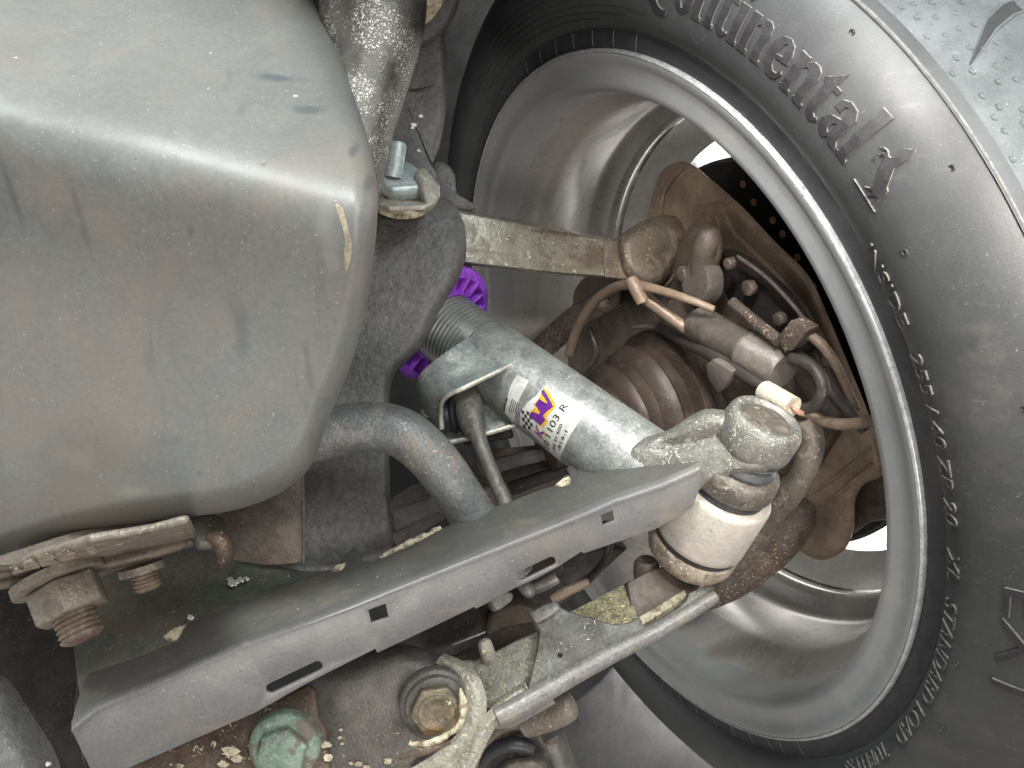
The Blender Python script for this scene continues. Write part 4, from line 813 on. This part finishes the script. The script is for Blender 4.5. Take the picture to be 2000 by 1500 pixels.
# ================================================================== BALL JOINT ARM
bj = thing('ball_joint_arm', 'corroded forged aluminium arm ending in a ball joint over a pale sleeve', 'suspension arm', P(1450, 900, .43))
JA = P(1499, 815, .418); JB = P(1312, 1132, .490); JD = (JB - JA).normalized(); JL = (JB - JA).length
k_ = JL / 376.0
ju = (Vector((0, -1, 0)) - JD * (-JD.y)).normalized()
def jp(t, r): return (t * k_, r * .43 / F)
def armd(x, y):
    d = .405 + .00015 * (1500 - x)
    # groove along the middle
    x0, y0, x1, y1 = 1300, 872, 1425, 846
    tt = max(0, min(1, ((x - x0) * (x1 - x0) + (y - y0) * (y1 - y0)) / ((x1 - x0) ** 2 + (y1 - y0) ** 2)))
    q = math.hypot(x - x0 - tt * (x1 - x0), y - y0 - tt * (y1 - y0)); return d + .006 * math.exp(-(q / 13) ** 2)
pillow('forged_arm', [(1180, 900), (1240, 862), (1304, 840), (1349, 812), (1378, 799), (1408, 800), (1430, 806), (1470, 850), (1510, 900), (1500, 920), (1470, 926), (1440, 930), (1405, 943), (1371, 957), (1320, 975), (1220, 960)], (1370, 880), armd, .012, .02, m_alu, bj, f0=.62, n=5)
lathe('joint_eye', JA, JD, [jp(6, 1), jp(6, 50), jp(1, 54), jp(-2, 58), jp(-2, 64), jp(2, 70), jp(10, 74), jp(22, 76), jp(44, 76), jp(54, 73), jp(60, 66), jp(64, 52), jp(66, 40)], m_alu, bj, 64, cap=False, u=ju, wob=.012)
lathe('joint_cap', JA, JD, [jp(2, 1), jp(1, 28), jp(2, 44), jp(5, 49)], m_collar, bj, 48, cap=False, u=ju)
lathe('rubber_neck', JA, JD, [jp(52, 58), jp(62, 62), jp(68, 68), jp(74, 63), jp(78, 64), jp(84, 70), jp(90, 69), jp(94, 62), jp(100, 60)], m_rubberg, bj, 56, cap=False, u=ju)
lathe('collar', JA, JD, [jp(92, 60), jp(94, 80), jp(98, 85), jp(108, 87), jp(128, 87), jp(134, 83), jp(138, 74), jp(138, 50)], m_collar, bj, 56, cap=False, u=ju)
lathe('dark_gap_ring', JA, JD, [jp(134, 76), jp(144, 80), jp(152, 80)], m_rubber, bj, 56, cap=False, u=ju)
lathe('pale_sleeve', JA, JD, [jp(147, 60), jp(147, 93), jp(149, 97), jp(156, 99), jp(246, 99), jp(254, 98), jp(257, 94), jp(257, 80)], m_white, bj, 72, cap=False, u=ju)
lathe('dark_band', JA, JD, [jp(254, 94), jp(270, 93)], m_rubber, bj, 56, cap=False, u=ju)
lathe('end_ring', JA, JD, [jp(267, 80), jp(267, 94), jp(270, 98), jp(290, 97), jp(306, 89), jp(318, 70), jp(322, 40), jp(322, 1)], m_cream, bj, 60, cap=False, u=ju, wob=.006)
lathe('rusty_bolt', P(1325, 1095, .482), (P(1298, 1143, .482) - P(1325, 1095, .482)), [(0, .0001), (0, .0062), (.0150, .0062), (.0165, .0050), (.0165, .0001)], m_orange, bj, 24, cap=False)

# ================================================================== LOWER LINK (second channel)
lk = thing('pressed_link', 'greenish grey pressed link with a crusted yellow insert below the long channel', 'suspension link', P(1150, 1270, .43))
gp = Pl((1121, 1193, .452), (1330, 1130, .470), (1210, 1219, .447))
plate('yellow_insert', [(1100, 1200), (1121, 1190), (1180, 1160), (1225, 1137), (1250, 1220), (1205, 1228)], gp, .006, m_gold, lk)
plate('brown_insert', [(1225, 1137), (1281, 1110), (1330, 1100), (1385, 1130), (1335, 1175), (1250, 1222), (1232, 1180)], Pl((1225, 1137, .461), (1385, 1120, .476), (1250, 1222, .4515)), .006, m_brown, lk)
plate('crust_strip', [(1215, 1222), (1262, 1196), (1338, 1150), (1342, 1166), (1252, 1222)], gp, .007, m_crust, lk)
lp = Pl((1043, 1215, .438), (1393, 1155, .458), (1063, 1350, .424))
plate('pressed_face', [(1033, 1200), (1060, 1184), (1088, 1172), (1096, 1186), (1112, 1194), (1160, 1208), (1200, 1219), (1228, 1216), (1250, 1205), (1256, 1218), (1262, 1226), (1330, 1184), (1340, 1172), (1346, 1158), (1385, 1140), (1397, 1148), (1391, 1164), (1340, 1192), (1281, 1226), (1200, 1268), (1120, 1312), (1063, 1342), (1030, 1354), (1040, 1310), (1050, 1268), (1054, 1232), (1044, 1216)], lp, .003, m_lgreen, lk, holes=[capsule(1094, 1280, 1094.5, 1280, 4, 6)], bevel=.0008)
e = [P(x_, y_, lp.d(x_, y_) + .001) for x_, y_ in ((1396, 1164), (1345, 1197), (1281, 1234), (1200, 1275), (1120, 1319), (1063, 1352), (1010, 1382), (970, 1402))]
sweep('rolled_edge', e, [.0042, .0044, .0048, .005, .0052, .0056, .0058, .005], m_lip, lk, 16)
loft('end_lip', [[(965, 1392, .432), (1000, 1368, .43), (1040, 1350, .428), (1070, 1340, .426)], [(950, 1412, .428), (990, 1400, .424), (1040, 1375, .422), (1075, 1358, .422)], [(958, 1424, .432), (1000, 1420, .43), (1050, 1394, .428), (1085, 1374, .428)]], m_lip, lk, .002)
lathe('sleeve_stub', P(1262, 1118, .48), Vector((0, -.3, 1)), [(-.01, .007), (0, .008), (.006, .0078), (.009, .006), (.009, .0001)], m_brown, lk, 20, cap=False)
plate('corner_clip', [(1033, 1198), (1060, 1182), (1086, 1172), (1094, 1190), (1070, 1205), (1046, 1216)], Pl((1033, 1198, .434), (1086, 1172, .436), (1046, 1216, .431)), .005, m_lip, lk)

cs = thing('cast_yoke', 'cream spotted cast yoke with a stub pin between bushing and green link', 'casting', P(960, 1330, .44))
yk = Pl((887, 1290, .455), (1050, 1230, .447), (940, 1377, .436))
plate('yoke_plate', [(872, 1284), (900, 1289), (933, 1285), (967, 1270), (1010, 1248), (1053, 1228), (1058, 1250), (1050, 1290), (1036, 1324), (1000, 1352), (943, 1382), (930, 1360), (910, 1325), (890, 1305)], yk, .008, m_creamcast, cs, bevel=.002)
tube('stub_pin', [(957, 1290, .45, 15), (951, 1272, .446, 15), (947, 1258, .444, 14), (945, 1250, .444, 10), (944, 1247, .444, 2)], m_creamcast, cs, 3, 20)
loft('yoke_strap', [[(1036, 1348, .424), (1000, 1366, .424), (960, 1384, .424), (930, 1412, .424), (905, 1455, .424), (850, 1500, .424), (800, 1530, .424)],
                    [(1038, 1358, .420), (1004, 1376, .419), (968, 1398, .418), (942, 1428, .418), (922, 1470, .418), (885, 1520, .418), (840, 1550, .418)],
                    [(1035, 1362, .424), (1004, 1384, .422), (978, 1406, .421), (958, 1438, .421), (938, 1478, .421), (912, 1530, .421), (890, 1570, .421)]], m_creamcast, cs, .008, 5, 5)
loft('cast_collar', [[(868, 1276, .440), (905, 1292, .432), (936, 1322, .426), (950, 1365, .424), (946, 1410, .423), (925, 1455, .423), (885, 1500, .424), (830, 1540, .428)],
                     [(858, 1284, .432), (892, 1300, .426), (920, 1330, .422), (932, 1368, .420), (928, 1406, .419), (908, 1444, .419), (868, 1484, .420), (815, 1520, .424)],
                     [(850, 1296, .432), (880, 1312, .427), (903, 1338, .424), (912, 1370, .422), (908, 1402, .421), (890, 1436, .421), (852, 1470, .422), (800, 1502, .426)]], m_creamcast, cs, .006, 5, 4)
hs = thing('bush_housing', 'round dark grey bushing housing with a rusty hex bolt in its centre', 'bushing', P(800, 1400, .43))
pillow('housing', [(612, 1330), (680, 1290), (750, 1262), (800, 1260), (840, 1272), (875, 1290), (905, 1325), (925, 1370), (928, 1420), (905, 1460), (850, 1490), (800, 1540), (620, 1560), (600, 1450)], (770, 1400), lambda x, y: .428, .022, .04, m_house, hs, f0=.62)
hbD = Vector((.12, -.95, -.05)).normalized(); hb = P(852, 1376, .423)
lathe('flange_washer', hb, hbD, [(-.004, .0205), (0, .0202), (.0012, .0190), (.0016, .0175), (.0036, .0170), (.0042, .0160), (.0042, .0001)], m_house, hs, 48, cap=False, wob=.006)
nut('hex_bolt', hb + hbD * .0036, hbD, .0148, .0060, m_hexb, hs, .35, .0015)
lathe('bolt_dimple', hb + hbD * .0094, hbD, [(0, .0100), (.0009, .0096), (.0009, .0076), (.0003, .0070), (.0003, .0001)], m_hexb, hs, 28, cap=False)
tube('crust_lip', [(800, 1452, .410, 5), (840, 1450, .408, 8), (880, 1432, .408, 8), (902, 1405, .41, 9), (905, 1370, .412, 8), (898, 1345, .414, 4)], m_crust, hs, 4, 10)
tube('crust_streak', [(780, 1480, .41, 4), (830, 1466, .408, 9), (880, 1448, .41, 5)], m_browncrust, hs, 4, 10)
hpl = flat(.4275)
flecks('paint_chip', [(758, 1486, 12), (700, 1492, 10), (686, 1490, 7), (716, 1497, 8), (664, 1440, 6), (666, 1425, 5), (668, 1452, 5)], hpl, m_crust, hs)
gb = thing('bolt_bracket', 'brown crusted bracket with a verdigris green flanged bolt at the bottom edge', 'bracket', P(500, 1440, .40))
plate('bracket_plate', [(150, 1540), (200, 1500), (280, 1478), (400, 1425), (500, 1385), (600, 1335), (617, 1345), (622, 1400), (640, 1430), (648, 1540)], Pl((200, 1500, .40), (617, 1345, .420), (648, 1500, .405)), .006, m_browncrust, gb, bevel=.002)
flecks('crust_patch', [(450, 1468, 22), (465, 1482, 16), (436, 1492, 14), (418, 1450, 6), (636, 1455, 14), (640, 1480, 14), (352, 1496, 10), (490, 1480, 8)], Pl((200, 1500, .3985), (617, 1345, .4185), (648, 1500, .4035)), m_crust, gb, .001)
gD = Vector((.05, -.96, -.08)).normalized(); ga = P(556, 1458, .402)
lathe('bolt_flange', ga, gD, [(-.004, .0186), (0, .0186), (.0018, .0180), (.0030, .0150), (.0030, .0001)], m_green, gb, 44, cap=False)
nut('hex_head', ga + gD * .002, gD, .0135, .0060, m_green, gb, .55, .0014)

stain(m_hexb, hb - hs.location + Vector((0, -.008, -.011)), (.012, .012, .007), '96703f', .6, 120, .8, .9)
for x_, y_, rx, ry, am in ((620, 1330, 40, 16, .6), (1095, 1108, 50, 12, .5), (1300, 1010, 50, 14, .5), (900, 1190, 90, 14, .35), (430, 1420, 90, 14, .35), (560, 1365, 40, 10, .5), (1240, 1040, 40, 8, .5)):
    d_ = fpl.d(x_, y_); stain(m_chan, P(x_, y_, d_) - ch.location, (rx / F * d_, .02, ry / F * d_), '8d7c6c', am, 90, 1.0, 1.0)
# ================================================================== BETWEEN / BEHIND
bg1 = thing('underside_casting', 'dark grimy cast underside parts glimpsed behind the long channel', 'casting', P(950, 1150, .62))
plate('grey_beam', [(740, 985), (800, 945), (900, 905), (930, 940), (860, 985), (760, 1050)], Pl((740, 1000, .60), (930, 920, .60), (760, 1050, .58)), .02, m_sub, bg1, bevel=.004)
plate('brown_block', [(905, 905), (960, 872), (1070, 862), (1100, 905), (1060, 930), (985, 960), (940, 985)], Pl((905, 905, .62), (1070, 862, .62), (1000, 960, .60)), .03, m_brown, bg1, bevel=.005)
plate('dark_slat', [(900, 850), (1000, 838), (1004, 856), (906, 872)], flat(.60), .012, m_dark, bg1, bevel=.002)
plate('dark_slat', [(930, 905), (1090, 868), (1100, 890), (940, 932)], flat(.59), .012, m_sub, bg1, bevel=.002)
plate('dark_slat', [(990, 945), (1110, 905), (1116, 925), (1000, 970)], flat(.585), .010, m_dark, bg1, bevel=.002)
plate('grey_rail', [(765, 1000), (880, 955), (960, 950), (970, 968), (880, 990), (770, 1040)], flat(.575), .012, m_sub, bg1, bevel=.003)
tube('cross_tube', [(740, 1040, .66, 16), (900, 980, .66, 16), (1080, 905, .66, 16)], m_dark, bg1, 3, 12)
pillow('cast_lump', [(800, 1240), (860, 1200), (940, 1170), (960, 1200), (940, 1235), (880, 1270), (820, 1280)], (880, 1225), lambda x, y: .60, .02, .04, m_dark, bg1)
pillow('cast_lump', [(950, 1200), (1010, 1170), (1060, 1190), (1055, 1230), (1000, 1250), (960, 1250)], (1005, 1210), lambda x, y: .60, .02, .04, m_knuc, bg1)
loft('curved_shell', [[(865, 1290, .52), (920, 1262, .53), (980, 1226, .54), (1040, 1215, .54)], [(870, 1300, .50), (930, 1290, .50), (1000, 1262, .50), (1050, 1235, .50)]], m_knuc, bg1, .003)
sweep('shell_rim', [P(883, 1260, .515), P(915, 1247, .515), P(948, 1234, .515)], [.0008] * 3, m_brightedge, bg1, 8)
c1_ = thing('retaining_clip', 'pinkish brown clip and bolt tips hanging under the channel slot', 'clip', P(1010, 1160, .43))
plate('clip_body', [(952, 1160), (972, 1150), (1004, 1158), (1002, 1172), (975, 1192), (965, 1190)], Pl((952, 1160, .436), (1004, 1158, .44), (970, 1190, .434)), .010, m_lip, c1_, bevel=.002)
tube('bolt_tip', [(1020, 1140, .45, 13), (1032, 1152, .448, 15), (1036, 1164, .447, 9), (1037, 1168, .447, 2)], m_lip, c1_, 3, 16)
tube('bolt_shank', [(1040, 1150, .452, 12), (1064, 1140, .452, 13), (1088, 1126, .452, 13)], m_lip, c1_, 3, 16)
tag(tube('sensor_cable', [(1080, 1182, .58, 10), (1110, 1160, .60, 10), (1150, 1130, .62, 9), (1180, 1095, .64, 8), (1190, 1060, .65, 8), (1180, 1020, .66, 8)], m_blackhose, None, 6, 12), 'thin black cable curving up from a brown clip below the channel', 'cable')
tag(tube('brown_clip', [(1078, 1172, .57, 9), (1105, 1156, .57, 11), (1150, 1136, .57, 9)], m_hose, None, 3, 8), 'small brown cable clip behind the lower link', 'clip')
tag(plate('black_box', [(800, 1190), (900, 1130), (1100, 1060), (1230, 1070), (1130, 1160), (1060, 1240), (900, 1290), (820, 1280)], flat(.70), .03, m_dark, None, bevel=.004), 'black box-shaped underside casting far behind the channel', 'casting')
pn = thing('rubber_mount', 'brown rubber mount with dark rings at the bottom centre', 'rubber mount', P(1040, 1450, .50))
tube('mount_arm', [(880, 1520, .50, 60), (940, 1450, .50, 40), (1000, 1405, .50, 30), (1050, 1400, .50, 26), (1075, 1425, .50, 20), (1072, 1450, .50, 12)], m_brown, pn, 6, 20)
pillow('mount_body', [(980, 1560), (985, 1480), (1020, 1420), (1060, 1398), (1090, 1410), (1110, 1450), (1130, 1560)], (1050, 1500), lambda x, y: .51, .02, .04, m_house, pn)
tube('rubber_ring', [(930, 1510, .49, 10), (960, 1470, .488, 14), (1000, 1454, .486, 15), (1040, 1462, .488, 12)], m_rubber, pn, 5, 14)
pillow('metal_cup', [(960, 1540), (975, 1492), (1010, 1478), (1060, 1482), (1090, 1540)], (1020, 1520), lambda x, y: .485, .012, .03, m_collar, pn)
pinn = thing('stop_pin', 'short tan pin end poking out of the dark slot beside the lower link', 'pin', P(1090, 1385, .47))
tube('pin_shaft', [(1030, 1410, .49, 30), (1080, 1392, .48, 31), (1105, 1380, .475, 30), (1118, 1374, .474, 24), (1124, 1371, .474, 10)], m_nut, pinn, 4, 22)
tube('pin_collar', [(1050, 1405, .50, 40), (1100, 1382, .498, 42), (1118, 1374, .498, 42)], m_bead, pinn, 3, 24)
lpn = tag(plate('flat_shield', [(1090, 1400), (1180, 1330), (1230, 1270), (1260, 1270), (1420, 1420), (1500, 1600), (1140, 1600), (1120, 1500)], Pl((1100, 1400, .80), (1400, 1450, .95), (1200, 1600, .80)), .006, M('dull_grey_panel', '464648', '3c3c3e', 20, .6, 0, bump=.1), None), 'flat grey underbody shield behind the tyre at the bottom centre', 'shield')
